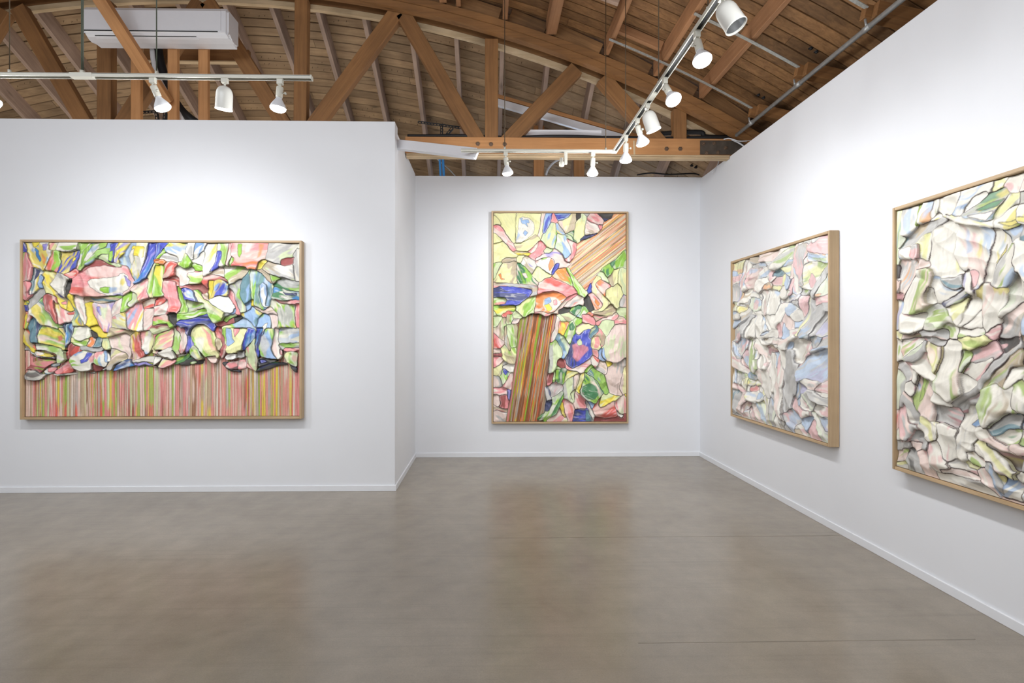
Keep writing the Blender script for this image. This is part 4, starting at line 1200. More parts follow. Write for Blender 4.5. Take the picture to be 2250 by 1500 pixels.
# ---- folds traced from the photograph: colours, then the outline in tenths of a detail view (@ x0 y0 scale)
# prefix + stands proud, - lies deep, some coloured with the shadow there, . is paint on the fold before it
DATA_LEFT = '''
@20 510 6.818
wly 23,15 72,15 66,30 60,45 54,56 49,55 39,52 30,32 24,20;.y 33,15 48,15 44,20 38,23 35,20;.c 40,23 46,30 50,42 47,45 42,35 39,26;.v 52,18 60,17 60,28 53,28;.o 52,31 57,40 57,50 53,47 51,38
bw 20,15 24,18 28,30 20,30
pg 20,31 27,30 33,43 38,52 36,62 35,72 21,71
Ywp 60,15 73,15 67,28 61,26
-bcy 76,29 90,30 103,23 104,38 98,44 97,55 86,61 77,60 76,45;.y 95,40 99,36 100,41 96,45
+wgY 73,15 103,15 103,23 95,27 86,29 78,29 70,26
gpr 69,28 75,30 77,45 75,58 65,57 58,59 62,48 66,36
wgpl 104,15 148,15 144,22 132,27 122,36 112,48 106,58 103,55 104,40 104,25;.g 107,28 120,16 123,17 115,30 108,46 105,52
wlg 148,15 165,15 160,27 150,33 140,33 132,38 125,45 115,50 124,36 134,27 145,23
ewg 140,33 151,33 151,43 158,47 166,50 170,54 160,52 147,45 140,40 133,38
b 151,17 160,15 163,15 158,27 158,40 157,46 151,44 151,30;.g 151,30 157,27 157,42 156,46 152,43
Yyvw 162,15 183,15 175,22 172,33 160,40 165,45 159,46 159,30
wyYl 184,15 208,15 208,25 206,45 200,60 196,68 190,72 186,66 183,55 177,47 168,45 167,40 173,35 175,24;.y 183,20 206,22 205,40 193,36 184,35;.w 181,28 188,24 189,40 184,50 180,42;.w 199,26 205,26 203,44 198,58 196,50
bvc 208,15 225,15 224,30 219,40 215,52 208,68 196,75 191,77 198,66 204,52 207,38
-mtG 107,60 110,55 125,48 131,40 135,42 145,47 158,50 170,55 180,57 183,70 178,62 170,57 150,50 130,52 118,56 109,62
st 44,88 53,84 56,90 49,96 43,103 36,112 31,117 29,108 32,100
yYt 52,61 60,58 72,62 68,70 62,78 75,91 84,100 87,105 87,115 80,112 74,95 66,92 57,91 54,83 51,77 56,68;.b 74,90 80,91 84,99 78,98;.p 78,105 84,103 86,108 80,108
ws 62,78 68,70 75,62 85,65 91,68 92,72 88,80 87,90 85,98 75,90
-k 88,74 94,72 98,72 97,82 95,90 92,98 90,95 87,85
rp 86,64 93,58 100,57 101,64 98,68 90,67
+p 22,74 29,75 34,82 34,90 32,98 24,101 22,96;.m 23,89 31,88 33,90 24,92
waBy 38,53 47,56 51,60 47,66 45,75 44,84 40,88 34,96 35,80 36,70 37,60;.B 38,54 46,57 44,66 38,72
lc 48,64 53,68 51,77 53,83 48,84 46,75
walyg 35,112 43,103 50,96 51,105 56,115 65,127 75,138 80,140 82,150 74,145 60,138 50,135 42,134 39,128 34,124
+prm 50,96 56,93 63,95 66,102 69,112 74,125 79,138 72,136 60,120 54,112 51,105
dwpy 67,100 75,112 83,117 90,119 98,118 99,122 95,134 86,135 80,139 75,125 69,112;.r 87,121 98,119 99,123 90,124
y 88,104 92,103 95,110 97,117 92,120 88,118
yG 20,105 28,104 28,108 20,109
bB 20,110 28,110 29,117 22,117
yrg 20,120 26,122 27,135 26,145 20,146
r 27,120 32,120 32,130 28,135
aBc 83,138 95,135 97,142 96,150 86,150 82,142
yaetp 95,93 100,96 98,104 100,112 104,120 112,135 118,142 121,150 98,150 97,140 100,128 100,118 96,108 93,98
-tga 111,99 150,97 172,95 165,102 155,104 140,106 123,104 115,106
+pr 97,78 100,70 107,62 118,55 130,51 145,49 160,53 175,55 181,62 183,72 183,80 180,88 172,92 150,95 130,96 110,95 97,93 95,88;.w 121,74 126,70 145,69 165,66 167,62 172,61 178,65 182,75 180,85 172,91 172,95 150,96 140,92 132,89 124,82;.g 138,83 145,82 152,83 150,91 142,91 137,87;.l 150,83 163,83 163,87 150,91;.v 155,92 171,91 172,95 168,97 160,95;.y 168,72 173,68 175,76 172,81 168,78;.v 173,64 181,72 182,82 178,80 175,70
wd 101,96 110,97 111,104 114,115 116,130 117,140 110,130 104,118 101,108
y 113,106 123,104 124,120 130,130 135,140 140,150 123,148 120,138 116,120
pdv 124,107 140,107 157,104 155,115 152,130 153,138 148,150 140,150 133,132 125,120;.v 132,112 136,111 140,122 138,126 133,118;.e 136,113 146,112 144,125 143,133 138,124
dws 153,115 158,106 166,101 171,100 171,110 171,120 165,122 156,127 152,122
g 172,100 178,92 184,88 184,100 178,108 181,112 178,118 172,120
ew 184,90 192,92 195,102 196,104 188,106 182,112 178,108 184,101
+wYpy 153,127 165,123 177,121 178,130 181,140 183,147 175,147 165,144 153,140
wpyl 178,119 190,108 196,104 199,112 201,125 203,137 200,145 183,146 180,135
pdtY 183,88 190,80 197,78 208,68 209,75 208,85 211,97 204,100 196,103 193,92
gYy 209,70 215,55 218,47 225,45 225,97 212,97 209,87 209,77
-rpt 200,107 212,102 225,98 225,112 212,114 202,114
dwp 203,115 225,112 225,121 213,127 212,140 203,143 204,130
o 217,42 225,40 225,46 219,46
@340 510 6.609
bvl 0,15 20,15 14,22 8,30 3,40 0,40;.l 5,16 8,16 4,34 1,38
g 6,36 15,24 17,30 12,37 3,40
wlyg 20,16 46,15 43,30 41,41 33,36 22,30 17,25
ws 17,30 24,32 35,37 33,40 20,41 8,40
o 1,42 14,40 17,43 10,46 1,45
wsd 49,15 60,15 58,30 57,40 51,32 47,28 46,22
wpc 60,15 74,15 70,27 62,37 58,38 59,28;.c 70,16 73,18 68,30 62,38 66,28
+gYy 46,32 50,38 51,47 48,51 43,53 39,48 42,40
w 62,38 72,27 72,50 65,47 58,42
g 59,46 65,48 72,51 72,56 64,57 59,55
wlyd 75,17 88,15 90,20 89,38 88,50 84,62 74,65 73,50 73,30
wYg 90,15 106,15 107,30 107,48 100,50 97,50 97,35 92,28 90,22
b 92,27 97,28 98,36 95,48 90,55 82,60 87,52 90,42
dp 107,16 110,15 112,30 110,50 107,48
wtge 103,52 115,50 135,51 133,60 125,67 115,73 110,75 104,67 102,60
dt 83,62 92,55 99,51 102,60 103,66 90,63
+prow 111,15 164,15 163,25 160,37 152,43 148,55 138,52 125,50 112,50 120,42 113,30;.g 120,16 126,17 127,30 125,38 122,33;.w 133,16 140,16 138,28 132,30;.o 150,16 158,18 154,35 150,38 152,25
g 112,38 117,38 113,48 110,50 110,42
sewg 164,15 207,15 207,22 200,33 195,40 185,38 183,44 184,47 172,43 165,38
ws 207,20 207,70 202,68 202,40 205,36 199,34
m 184,42 190,38 202,36 201,46 190,49 185,47
y 152,45 160,41 164,44 155,53 150,55
+sewt 156,53 164,44 172,46 187,50 200,47 203,60 203,70 193,68 180,64 167,60
gt 168,61 179,64 185,70 175,75 170,70
tp 148,55 155,54 165,62 170,72 168,75 158,67
Gsg 172,77 178,70 190,66 205,72 207,85 195,85 183,80
+Gcwa 172,80 185,82 195,86 207,88 207,97 190,100 175,97 170,94 174,86;.B 185,86 193,89 206,88 206,92 190,92;.w 180,92 192,94 206,93 190,97
p 174,97 190,100 207,99 207,104 192,106 180,102
gsyw 170,97 180,103 207,106 203,110 204,130 206,150 181,150 181,130 179,118 172,108
p 203,106 207,104 207,140 204,128
gYy 0,47 13,50 12,62 10,75 8,88 15,91 0,95
-rtm 13,69 28,64 36,66 37,78 31,80 28,71 20,70
+rp 15,47 22,43 28,46 31,50 30,60 28,63 18,67 13,68 14,57
wd 32,52 45,53 57,54 57,58 48,58 47,63 53,68 52,75 40,79 37,70 33,60
wYpg 48,59 58,57 72,57 71,70 65,74 53,76 53,68 48,63
gYp 33,78 37,80 38,95 42,105 49,110 49,117 37,118 37,105 33,95
+p 13,73 20,70 29,72 31,85 33,95 37,107 36,116 22,117 21,105 17,90;.r 22,108 30,106 36,110 36,116 22,117
-tmp 38,80 48,77 62,79 70,75 78,82 79,88 70,90 60,83 48,80
tpd 66,90 72,90 79,88 80,99 72,97
rmp 74,66 82,62 95,63 103,67 107,72 107,80 100,70 90,69 82,72 80,83 75,80 71,72
y 80,70 87,70 86,82 83,95 80,99 80,85
+bly 88,72 95,68 103,71 107,78 107,90 100,93 92,92 83,96 86,83
lse 107,92 113,100 117,115 113,120 108,122 104,120 114,116 113,106 107,97
+W 82,99 88,94 98,92 107,97 113,108 114,115 109,118 98,112 88,105
+bwl 38,84 42,80 50,84 56,90 62,100 57,99 45,93 40,89
+gYe 57,85 60,83 66,88 73,98 85,107 102,117 97,125 89,133 85,128 78,115 75,103 62,100 58,92
p 108,81 115,88 119,103 123,112 126,119 121,121 121,112 114,95 108,90
segy 109,80 118,75 125,68 123,76 125,90 130,105 134,115 127,118 121,100 115,88
alg 125,76 128,68 134,60 137,55 139,75 142,95 140,100 134,105 130,100 124,86
glYwa 138,56 148,55 155,60 163,68 170,76 169,90 163,105 158,113 150,108 145,106 142,95 139,75
+Wl 152,77 157,73 162,77 164,88 161,100 160,110 156,104 152,90
y 142,98 144,97 145,107 140,106
l 134,106 141,99 139,112 134,115
dt 141,108 150,110 160,115 170,110 178,118 179,120 165,118 150,113
-k 18,121 24,117 33,117 36,120 32,134 26,131 20,126
-k 115,122 125,121 124,126 117,131
gGw 36,120 50,118 70,113 78,112 78,116 60,122 45,126 36,127
esgt 50,101 60,102 72,103 72,108 62,112 50,117
rp 0,97 15,95 14,102 5,108 0,108
wdpl 0,108 14,104 20,98 20,117 10,119 0,122
gpt 0,122 17,120 22,130 27,135 22,138 12,131 0,135
mte 0,137 20,132 22,140 10,145 0,148
alyg 127,118 140,112 141,108 155,117 152,122 149,138 140,130 131,124
lgb 150,124 158,118 166,122 172,132 175,150 148,150 150,140;.w 160,133 165,131 164,140 155,150 152,148
dw 165,119 178,120 180,130 179,150 173,150 170,130
Yglp 98,139 105,134 116,133 124,128 133,126 148,140 147,150 98,150
b 131,150 135,143 147,139 148,150
m 89,134 100,132 110,126 114,123 116,132 108,134 95,137
esg 102,133 105,125 110,119 121,121 112,124 105,130
+bB 36,130 55,127 68,123 77,118 80,125 87,137 87,143 80,138 70,132 60,133 52,140 51,150 44,150 40,140
@20 720 6.818
Bab 30,-13 36,-17 42,-13 44,-3 45,15 46,24 40,22 36,22 32,10 30,0
yrt 20,0 25,2 30,10 33,18 36,28 40,38 38,40 30,30 23,20 24,10
g 20,0 22,15 20,18
dpgy 44,3 55,0 70,0 78,6 85,14 88,22 88,32 78,28 65,26 55,25 46,22 44,12;.y 50,20 65,23 80,27 88,33 86,36 70,29 47,24;.r 73,13 79,11 82,17 76,21;.g 44,-6 55,-5 58,0 44,3
yt 75,0 83,0 86,10 85,13 78,5
caB 83,-5 95,-8 96,5 95,15 92,25 90,32 89,22 87,10
-mptg 20,33 30,40 40,43 50,46 73,48 74,52 66,55 58,60 50,67 40,64 30,62 22,65 21,50
+weg 36,23 45,24 60,27 72,29 85,35 89,38 88,46 80,53 76,52 74,46 72,40 60,36 45,33 38,27
sB 21,23 27,28 35,36 42,40 50,43 62,44 70,43 73,47 65,46 45,44 35,40 24,32
wyp 40,35 52,37 65,39 70,43 60,44 48,42 42,40;.y 52,37 62,37 66,41 55,41;.r 44,38 48,40 52,43 47,42
+wsdk 21,70 28,66 37,63 47,69 55,70 50,74 44,79 30,79 22,77
aw 52,66 58,60 60,66 68,67 58,70
sa 64,56 70,53 75,53 74,57 66,60
p 58,61 68,58 72,61 67,67 61,66
rm 92,25 97,23 105,29 115,33 110,37 100,40 94,45 90,48 89,42 90,35
pmr 67,67 76,59 85,52 90,48 93,55 99,66 88,68 78,69
wsk 65,68 80,69 100,67 130,66 126,69 110,67 90,71 80,73
+wge 94,44 100,39 112,33 125,36 130,40 128,50 128,58 122,64 110,65 100,62 95,56 91,50;.c 97,41 103,36 111,33 110,37 102,42;.b 109,49 114,46 117,36 124,38 122,44 118,51 111,53;.p 120,45 128,38 129,50 122,52
ewg 98,-3 120,-2 123,5 124,12 118,17 110,20 103,18 97,10
Ygw 96,14 110,21 120,17 123,18 117,24 106,25 98,24 96,20
y 121,0 133,-5 139,2 144,8 149,10 150,15 145,17 138,13 130,7 125,4
-k 121,2 127,5 132,9 135,14 131,16 126,10
od 125,15 131,17 129,28 123,28
sa 131,16 139,14 139,28 129,29
eYd 140,16 148,14 152,24 154,30 150,32 143,28 139,24
s 110,30 121,31 140,30 140,34 130,36 118,34 108,32
teYp 157,0 175,2 188,7 178,9 160,14 150,13
dwe 150,16 157,14 168,10 178,8 179,20 180,30 184,34 182,48 178,44 172,36 166,33 158,30 154,25
+wgpl 130,36 136,35 144,33 149,40 153,48 154,52 150,58 145,59 137,57 130,52;.l 141,34 145,34 148,48 150,52 146,51
m 128,52 133,55 145,60 140,64 130,67 126,63
st 145,60 150,58 152,50 156,55 148,63 140,65
+tdYs 153,34 158,31 166,35 172,37 178,43 173,48 165,52 158,56 157,65 150,63 151,55 154,48 152,42
+cbB 157,65 160,57 168,51 178,46 180,52 188,57 175,59 165,63
pdry 182,17 188,7 196,9 198,20 201,32 206,41 198,46 183,51 184,42 183,30
wYlp 198,10 215,9 218,20 214,35 207,41 202,30 199,20
dpY 218,10 225,8 225,40 214,38 217,28
w 184,50 200,45 208,42 225,43 225,52 220,55 212,52 200,50 188,53
kvs 186,53 200,50 212,54 218,56 205,57 192,58
t 190,58 215,56 222,57 225,60 215,58
@340 720 6.609
Ygwp 0,10 25,3 27,15 26,27 15,31 3,33 0,30
wegd 26,3 33,5 38,14 37,25 40,38 35,40 30,32 28,25 27,15
pd 30,2 42,0 48,10 50,22 50,30 44,37 40,38 38,28 38,14
bv 42,0 53,0 52,10 54,18 60,23 55,30 50,35 47,38 50,25 47,10
-tgG 30,53 34,43 50,36 54,41 45,48 35,53
-kG 36,54 52,43 56,44 62,48 72,46 80,48 90,52 80,54 60,53 45,55
g 50,52 57,47 62,50 55,54
+Ygdp 52,8 56,1 65,-5 75,-2 84,8 88,20 91,32 95,40 92,45 80,43 74,43 71,38 60,26 54,16;.g 72,2 82,5 88,20 90,30 86,25 80,10;.w 60,15 66,13 71,15 72,25 71,38 73,43 66,45 68,38 63,28 59,20
+gYs 51,34 60,25 66,32 67,40 70,45 64,48 55,41
w 40,38 45,38 50,34 46,39 34,43 33,41
+w 5,36 24,29 27,35 30,44 25,45 10,40
+wYp 13,43 30,46 31,49 25,54 15,58 5,58 8,50
t 0,37 14,41 30,46 24,47 5,41
w 0,41 13,43 8,50 2,54 0,54
+dwp 74,43 82,41 90,40 91,45 88,52 83,50 78,46
Yte 90,25 91,17 97,17 99,25 96,34 92,32
pmr 88,0 97,0 98,10 104,20 107,28 104,36 99,45 97,45 96,36 99,26 96,16 91,12
+Yglp 98,0 110,0 125,0 134,0 131,12 128,25 126,33 122,36 110,37 106,36 107,27 103,18 99,8;.l 102,0 110,2 113,15 117,20 108,28 104,12;.p 112,1 121,0 120,8 116,14
bcl 135,-2 147,2 147,12 140,22 132,30 128,33 129,22 132,10
egpst 132,30 140,22 147,15 147,28 150,42 152,47 151,58 146,64 140,58 135,48 132,40
bBc 150,0 160,0 157,12 154,25 153,42 150,42 147,28 147,10
+lgsYp 160,3 164,0 174,2 173,15 172,28 175,40 181,46 170,45 155,42 154,28 156,15
dw 175,0 180,0 179,15 181,24 186,32 187,42 183,46 177,40 172,30 174,15
gwls 181,0 207,0 207,20 195,22 180,22 179,12
seg 180,24 190,23 207,23 207,28 187,31 183,28
p 187,32 190,28 200,29 206,29 206,34 190,35
p 182,29 187,35 187,40 183,38
+gsYr 188,42 190,36 198,34 207,36 207,57 200,55 193,50
kB 95,50 107,49 102,57 110,61 124,62 125,65 112,63 104,60
+W 99,44 104,39 112,37 121,38 123,42 115,46 105,47
pdk 107,50 115,48 122,47 121,60 110,60 102,57
psk 122,47 130,45 134,52 134,58 126,61 121,60
sk 122,34 130,33 132,42 125,45 120,42
pg 134,50 140,58 146,64 138,59 134,57
Bks 152,43 165,45 182,48 170,50 160,54 153,58
b 153,45 160,46 165,49 155,52
kBG 152,60 160,54 172,50 188,50 195,53 180,55 165,60 152,64 147,65
kB 195,52 207,58 207,66 200,60
'''
DATA_MID = '''
@1060 450 6
Y 14,10 44,10 44,20 43,50 38,48 30,35 26,28 22,20
Y 14,13 20,18 25,25 24,26 14,26
Y 44,10 77,10 76,28 72,40 70,38 62,45 52,51 43,51 44,30;.w 48,18 53,16 62,18 67,23 69,30 67,38 58,46 50,51 43,51 46,40 47,28;.l 49,18 53,18 52,21 55,20 61,20 62,24 58,24 60,30 56,26 52,26;.l 47,36 50,40 46,46 44,49;.l 56,34 60,37 56,42 53,38
pd 14,28 18,26 24,29 30,38 38,50 44,60 40,62 35,58 27,48 20,38 14,35
Y 14,37 20,41 26,47 24,49 14,51
dp 73,46 75,50 70,57 62,63 60,62 67,56
Y 14,51 28,48 34,56 40,64 46,68 40,71 30,70 24,74 14,75
yt 42,61 55,62 63,64 50,66 43,63
+Yt 42,52 50,51 60,46 70,38 74,44 74,48 66,56 60,61 52,61 45,60
-t 25,73 30,70 42,70 47,72 35,76 26,75
Y 44,72 48,67 55,66 54,72 50,75
dY 78,10 83,10 80,22 80,32 77,45 73,42 76,30
lb 84,10 92,10 90,20 87,30 82,38 79,36 81,22
p 92,12 95,10 99,22 90,23
Ydt 118,10 123,10 122,22 121,33 112,37 110,38 103,27 100,21 108,20 114,16
bl 94,10 118,10 114,16 106,20 100,21 97,17
k 125,10 131,10 129,18 124,22 123,17
s 131,10 142,10 138,16 133,12
eY 123,22 129,18 130,10 136,15 135,25 133,38 131,45 125,50 119,43 121,35
Bv 128,47 133,42 145,40 155,36 150,39 135,46
+dYwt 137,20 142,22 150,26 154,32 153,35 145,38 135,40 135,30
+p 142,10 150,10 155,15 160,20 158,26 150,25 142,22 138,19
p 153,27 159,27 158,33 155,32
kB 150,10 173,10 171,17 162,22 160,20 155,15
Ge 110,39 116,35 121,34 120,43 118,46 124,50 116,46
lsy 97,24 101,28 108,38 103,38 98,36
+egYl 90,24 96,24 97,36 98,45 95,55 91,58 83,54 78,45 78,40 82,38 87,30
pr 74,49 80,50 84,55 82,62 76,68 70,71 62,68 70,66 73,60
eg 80,62 84,56 90,59 94,61 88,64
dptv 70,72 80,66 90,63 95,58 100,60 105,68 108,74 112,78 118,75 115,80 108,83 100,84 95,78 92,72 85,68 77,70
pd 111,45 118,49 124,52 124,60 120,70 113,75 107,73 110,71 116,66 117,58 114,52
+lwe 99,38 107,40 111,48 115,56 117,60 116,66 109,71 107,66 100,60 95,55 98,46
+wdop 71,78 78,72 88,68 94,72 95,78 91,88 90,92 80,85 72,80;.o 90,70 94,74 94,80 88,88 87,80;.g 78,71 87,68 84,71 78,73
b 90,90 95,80 98,76 102,77 101,82 96,86 92,92
wsvt 54,68 60,71 67,77 70,80 68,88 64,92 60,85 52,78
Ggd 46,79 52,78 60,86 65,95 72,103 72,106 60,104 46,103;.d 52,90 57,90 60,96 56,97
eg 14,78 25,76 20,82 17,90 14,98
tYe 17,102 20,92 24,85 28,77 44,74 44,90 45,104 30,103;.o 21,92 24,91 25,96 30,98 25,99
Yegt 65,92 70,84 76,82 84,90 90,95 80,100 76,102 70,98
geop 92,95 100,84 108,83 112,83 118,95 122,105 115,107 105,100 96,98
w 92,95 105,101 118,108 115,108 100,101
+geY 110,83 114,82 120,92 128,103 136,113 137,118 131,121 125,115 120,106 115,92
+pr 76,102 84,96 92,96 105,101 118,107 125,115 118,118 110,122 105,117 95,114 82,115 73,118 74,108
od 70,140 72,120 82,115 95,114 105,118 110,122 102,132 92,142 85,143 78,138;.w 81,125 88,121 97,122 103,128 100,135 90,141 82,138 80,132;.l 82,124 89,121 91,128 82,133;.y 81,132 88,130 92,138 86,141;.p 93,126 98,125 98,132 94,132
stp 14,104 30,103 45,105 60,106 72,108 71,118 66,122 62,122 66,115 60,110 40,107 14,110
gyY 14,133 25,134 40,132 44,135 40,140 35,139 26,143 22,148 17,142
egtY 44,134 55,126 62,122 70,120 69,132 62,145 55,149 46,142
+bB 14,110 25,107 40,108 55,110 65,111 66,115 62,120 55,126 48,132 35,132 22,133 30,130 33,125 30,122 14,121
egp 14,123 28,122 32,126 30,131 14,131
e 14,138 22,148 22,150 14,150
trw 26,145 34,139 40,141 36,147 28,150
te 38,146 45,140 53,148 52,150 38,150
pt 70,142 85,143 95,142 105,130 115,120 122,117 124,118 116,126 106,134 100,140 83,148 78,145
dstr 107,133 115,126 125,120 131,122 133,129 122,133 110,135
-k 99,139 108,136 116,137 110,142 103,143
Ydt 145,100 150,95 160,95 152,100 148,105 150,112 158,120 166,128 167,131 158,139 148,141 143,141 150,139 158,134 158,130 150,120 144,113
podt 140,118 146,118 153,124 158,131 155,137 147,139 144,128;.o 149,123 155,130 152,134 148,128
-k 135,125 139,118 144,128 147,138 141,140 137,133
b 138,113 142,103 144,102 142,114 139,117
pod 150,104 156,98 163,103 168,107 162,112 163,122 155,114;.o 151,103 156,98 158,104 153,107
Gg 170,80 176,72 184,62 189,58 190,82 184,82 175,85
+Gg 157,84 163,80 169,81 171,86 168,92 163,96 159,90
ge 153,90 158,88 163,97 168,104 160,101
Yt 164,96 172,88 181,82 177,95 175,105 172,109 167,104
Yet 178,92 182,82 188,86 190,95 190,120 186,118 181,105
+Yet 162,112 170,109 176,105 184,108 185,118 182,125 178,135 174,135 168,128 162,120
dsv 180,128 186,118 190,122 190,135 182,134
eg 178,138 184,136 190,136 190,150 182,146
tY 160,140 170,130 175,138 170,146 155,146 147,144
Gg 116,138 122,134 128,132 127,140 122,144 117,143
et 104,144 116,142 120,148 110,150
lgw 128,145 133,136 137,135 138,142 133,150 127,150
opd 134,148 138,142 143,144 144,150
tp 146,146 160,146 165,148 150,150
@1060 690 6
eg 13,3 22,2 26,5 24,12 20,17 14,18
tdeg 24,8 30,3 31,7 29,16 28,35 24,33 16,24 14,18 20,17
egt 32,0 40,1 41,6 37,13 31,12
ds 38,13 42,6 50,6 47,12
rmp 14,26 20,30 27,36 25,44 14,46
dt 14,46 25,46 24,51 15,52 14,50
pm 14,52 25,51 28,55 20,56 14,54
pgd 14,56 22,55 28,60 24,66 14,71
egt 33,14 47,14 46,35 45,43 38,44 35,35 32,25
ts 29,15 32,18 33,30 36,42 36,50 32,42 29,28
+Yget 24,45 30,42 34,48 37,50 38,45 45,43 44,60 43,66 36,65 28,60 26,52
tYs 14,72 22,67 28,61 33,65 26,68 25,78 16,80
ws 26,68 34,66 43,66 41,73 35,77 28,72
sd 14,82 22,84 25,90 24,96 14,96
pd 28,93 36,78 39,80 40,90 38,99 34,98 28,95
gbe 25,88 26,75 29,71 34,75 37,77 32,86 28,93;.b 27,71 34,75 31,81 27,76
pmw 14,97 25,97 32,98 33,105 22,106 14,104
mp 22,107 33,106 33,120 30,125 23,122
dw 14,107 22,107 24,120 18,120 14,112
dtm 14,122 20,124 30,125 27,128 14,127
sd 14,128 20,126 28,130 28,141 14,141
vB 33,98 38,102 35,112 33,110
oryp 101,10 107,10 112,13 108,25 105,28 101,24
e 105,10 100,2 105,4 108,10
Ydte 124,17 132,11 141,14 142,19 133,22 127,28 123,23
g 122,10 126,5 131,5 130,11 125,15 122,14
p 131,0 140,0 145,6 144,13 135,12 131,10
wdr 97,5 101,5 99,20 94,33 90,36 94,25
lwae 97,33 101,25 106,30 112,38 115,41 112,52 106,58 104,56 105,47 101,40
+geG 108,28 111,20 119,10 122,15 121,26 115,40 112,33;.G 114,15 119,10 122,17 120,21 115,21
+egs 88,45 92,38 97,34 101,40 105,48 106,54 101,56 96,62 93,74 89,75 88,60
aes 141,22 150,20 152,23 144,30 140,29
tp 146,30 155,22 160,30 158,42 152,40 150,30
Yp 143,42 147,30 152,29 156,35 153,47 145,45
tp 145,46 152,47 152,58 146,55
eg 157,9 165,7 173,9 168,20 164,29 160,25 157,15
tdp 152,12 158,5 170,3 177,0 178,6 170,8 162,7
pt 173,10 180,4 187,4 187,12 180,13
l 154,48 158,45 156,56 163,62 158,62 153,57
tds 153,62 163,63 163,70 166,75 165,80 158,77 150,72
y 162,62 168,63 170,67 164,69
+rw 142,56 147,54 152,58 154,65 148,68 143,62
+dpel 165,29 172,20 179,13 187,14 187,35 189,50 182,60 174,63 163,62 156,54 160,42;.l 157,48 160,43 161,55 163,61 158,57
pd 107,60 110,62 112,68 118,73 130,66 142,58 140,65 133,72 130,78 125,75 115,73 111,68
m 99,66 101,59 107,62 108,68 104,70
+bB 121,26 127,29 133,22 141,19 139,30 141,42 144,53 140,58 130,65 118,72 110,65 110,60 114,50 116,40;.p 118,41 124,38 131,40 138,43 139,47 132,55 128,60 124,63 119,57 120,48;.e 124,36 128,32 131,36 131,40 126,42
aegs 135,77 143,72 150,75 158,80 162,92 165,102 158,100 154,92 146,83
g 136,74 144,68 141,74 137,78
dse 165,70 175,66 187,61 190,64 188,75 184,85 179,95 182,104 186,108 175,106 168,102 165,92 162,80
dpY 189,66 191,80 191,103 186,106 180,98 181,88
+Gg 130,80 136,78 145,83 153,92 156,102 155,108 148,118 140,113 132,106 127,100 130,90;.G 132,95 140,91 150,94 153,105 146,113 136,110 130,102;.d 141,88 148,89 155,100 156,106 152,104 150,95
eg 92,89 97,70 100,70 103,73 97,84
+Gg 97,72 103,73 109,74 110,80 106,92 101,91 95,85
Yy 111,76 120,75 126,77 122,80 112,85 107,90 108,84
es 107,92 112,85 120,81 121,90 119,100 120,115 115,115 108,110 110,100
td 120,81 128,78 126,88 122,98 120,98
yY 124,99 127,88 130,78 134,78 133,85 130,95 127,103
mp 85,88 92,78 93,82 90,90 88,95
sB 82,95 86,96 90,104 91,112 85,115 83,110
pds 86,96 95,91 104,93 104,99 95,108 90,110 90,102
B 82,120 85,113 91,112 90,120 86,127 83,125
dYp 98,132 104,120 107,130 112,140 90,141 85,139
y 102,124 106,115 107,128 110,138 105,132
pr 106,115 109,112 115,116 119,120 119,130 116,138 113,140 109,130
Ye 116,104 120,100 122,108 120,116 117,110
+gGw 92,110 98,107 105,103 105,110 101,120 96,132 85,138 75,141 71,138 78,132 88,128 92,120
dptm 121,103 125,105 132,112 136,120 135,124 122,125 121,115
bB 122,126 130,125 138,124 141,130 144,140 122,141;.a 136,125 143,130 144,140 136,141
m 148,135 163,138 190,130 190,141 150,141
lv 140,115 148,118 156,106 145,124 143,124
sw 136,116 140,118 146,130 145,139 140,130
+rp 145,124 150,116 156,109 163,107 172,108 174,120 178,136 163,137 150,134 146,128
+yYe 153,118 156,109 168,107 182,108 175,113 167,116 158,122 154,122
dpe 174,114 183,109 189,103 190,131 182,130 175,126
wd 174,124 180,131 186,133 182,137 177,131
y 186,105 190,104 190,110
'''
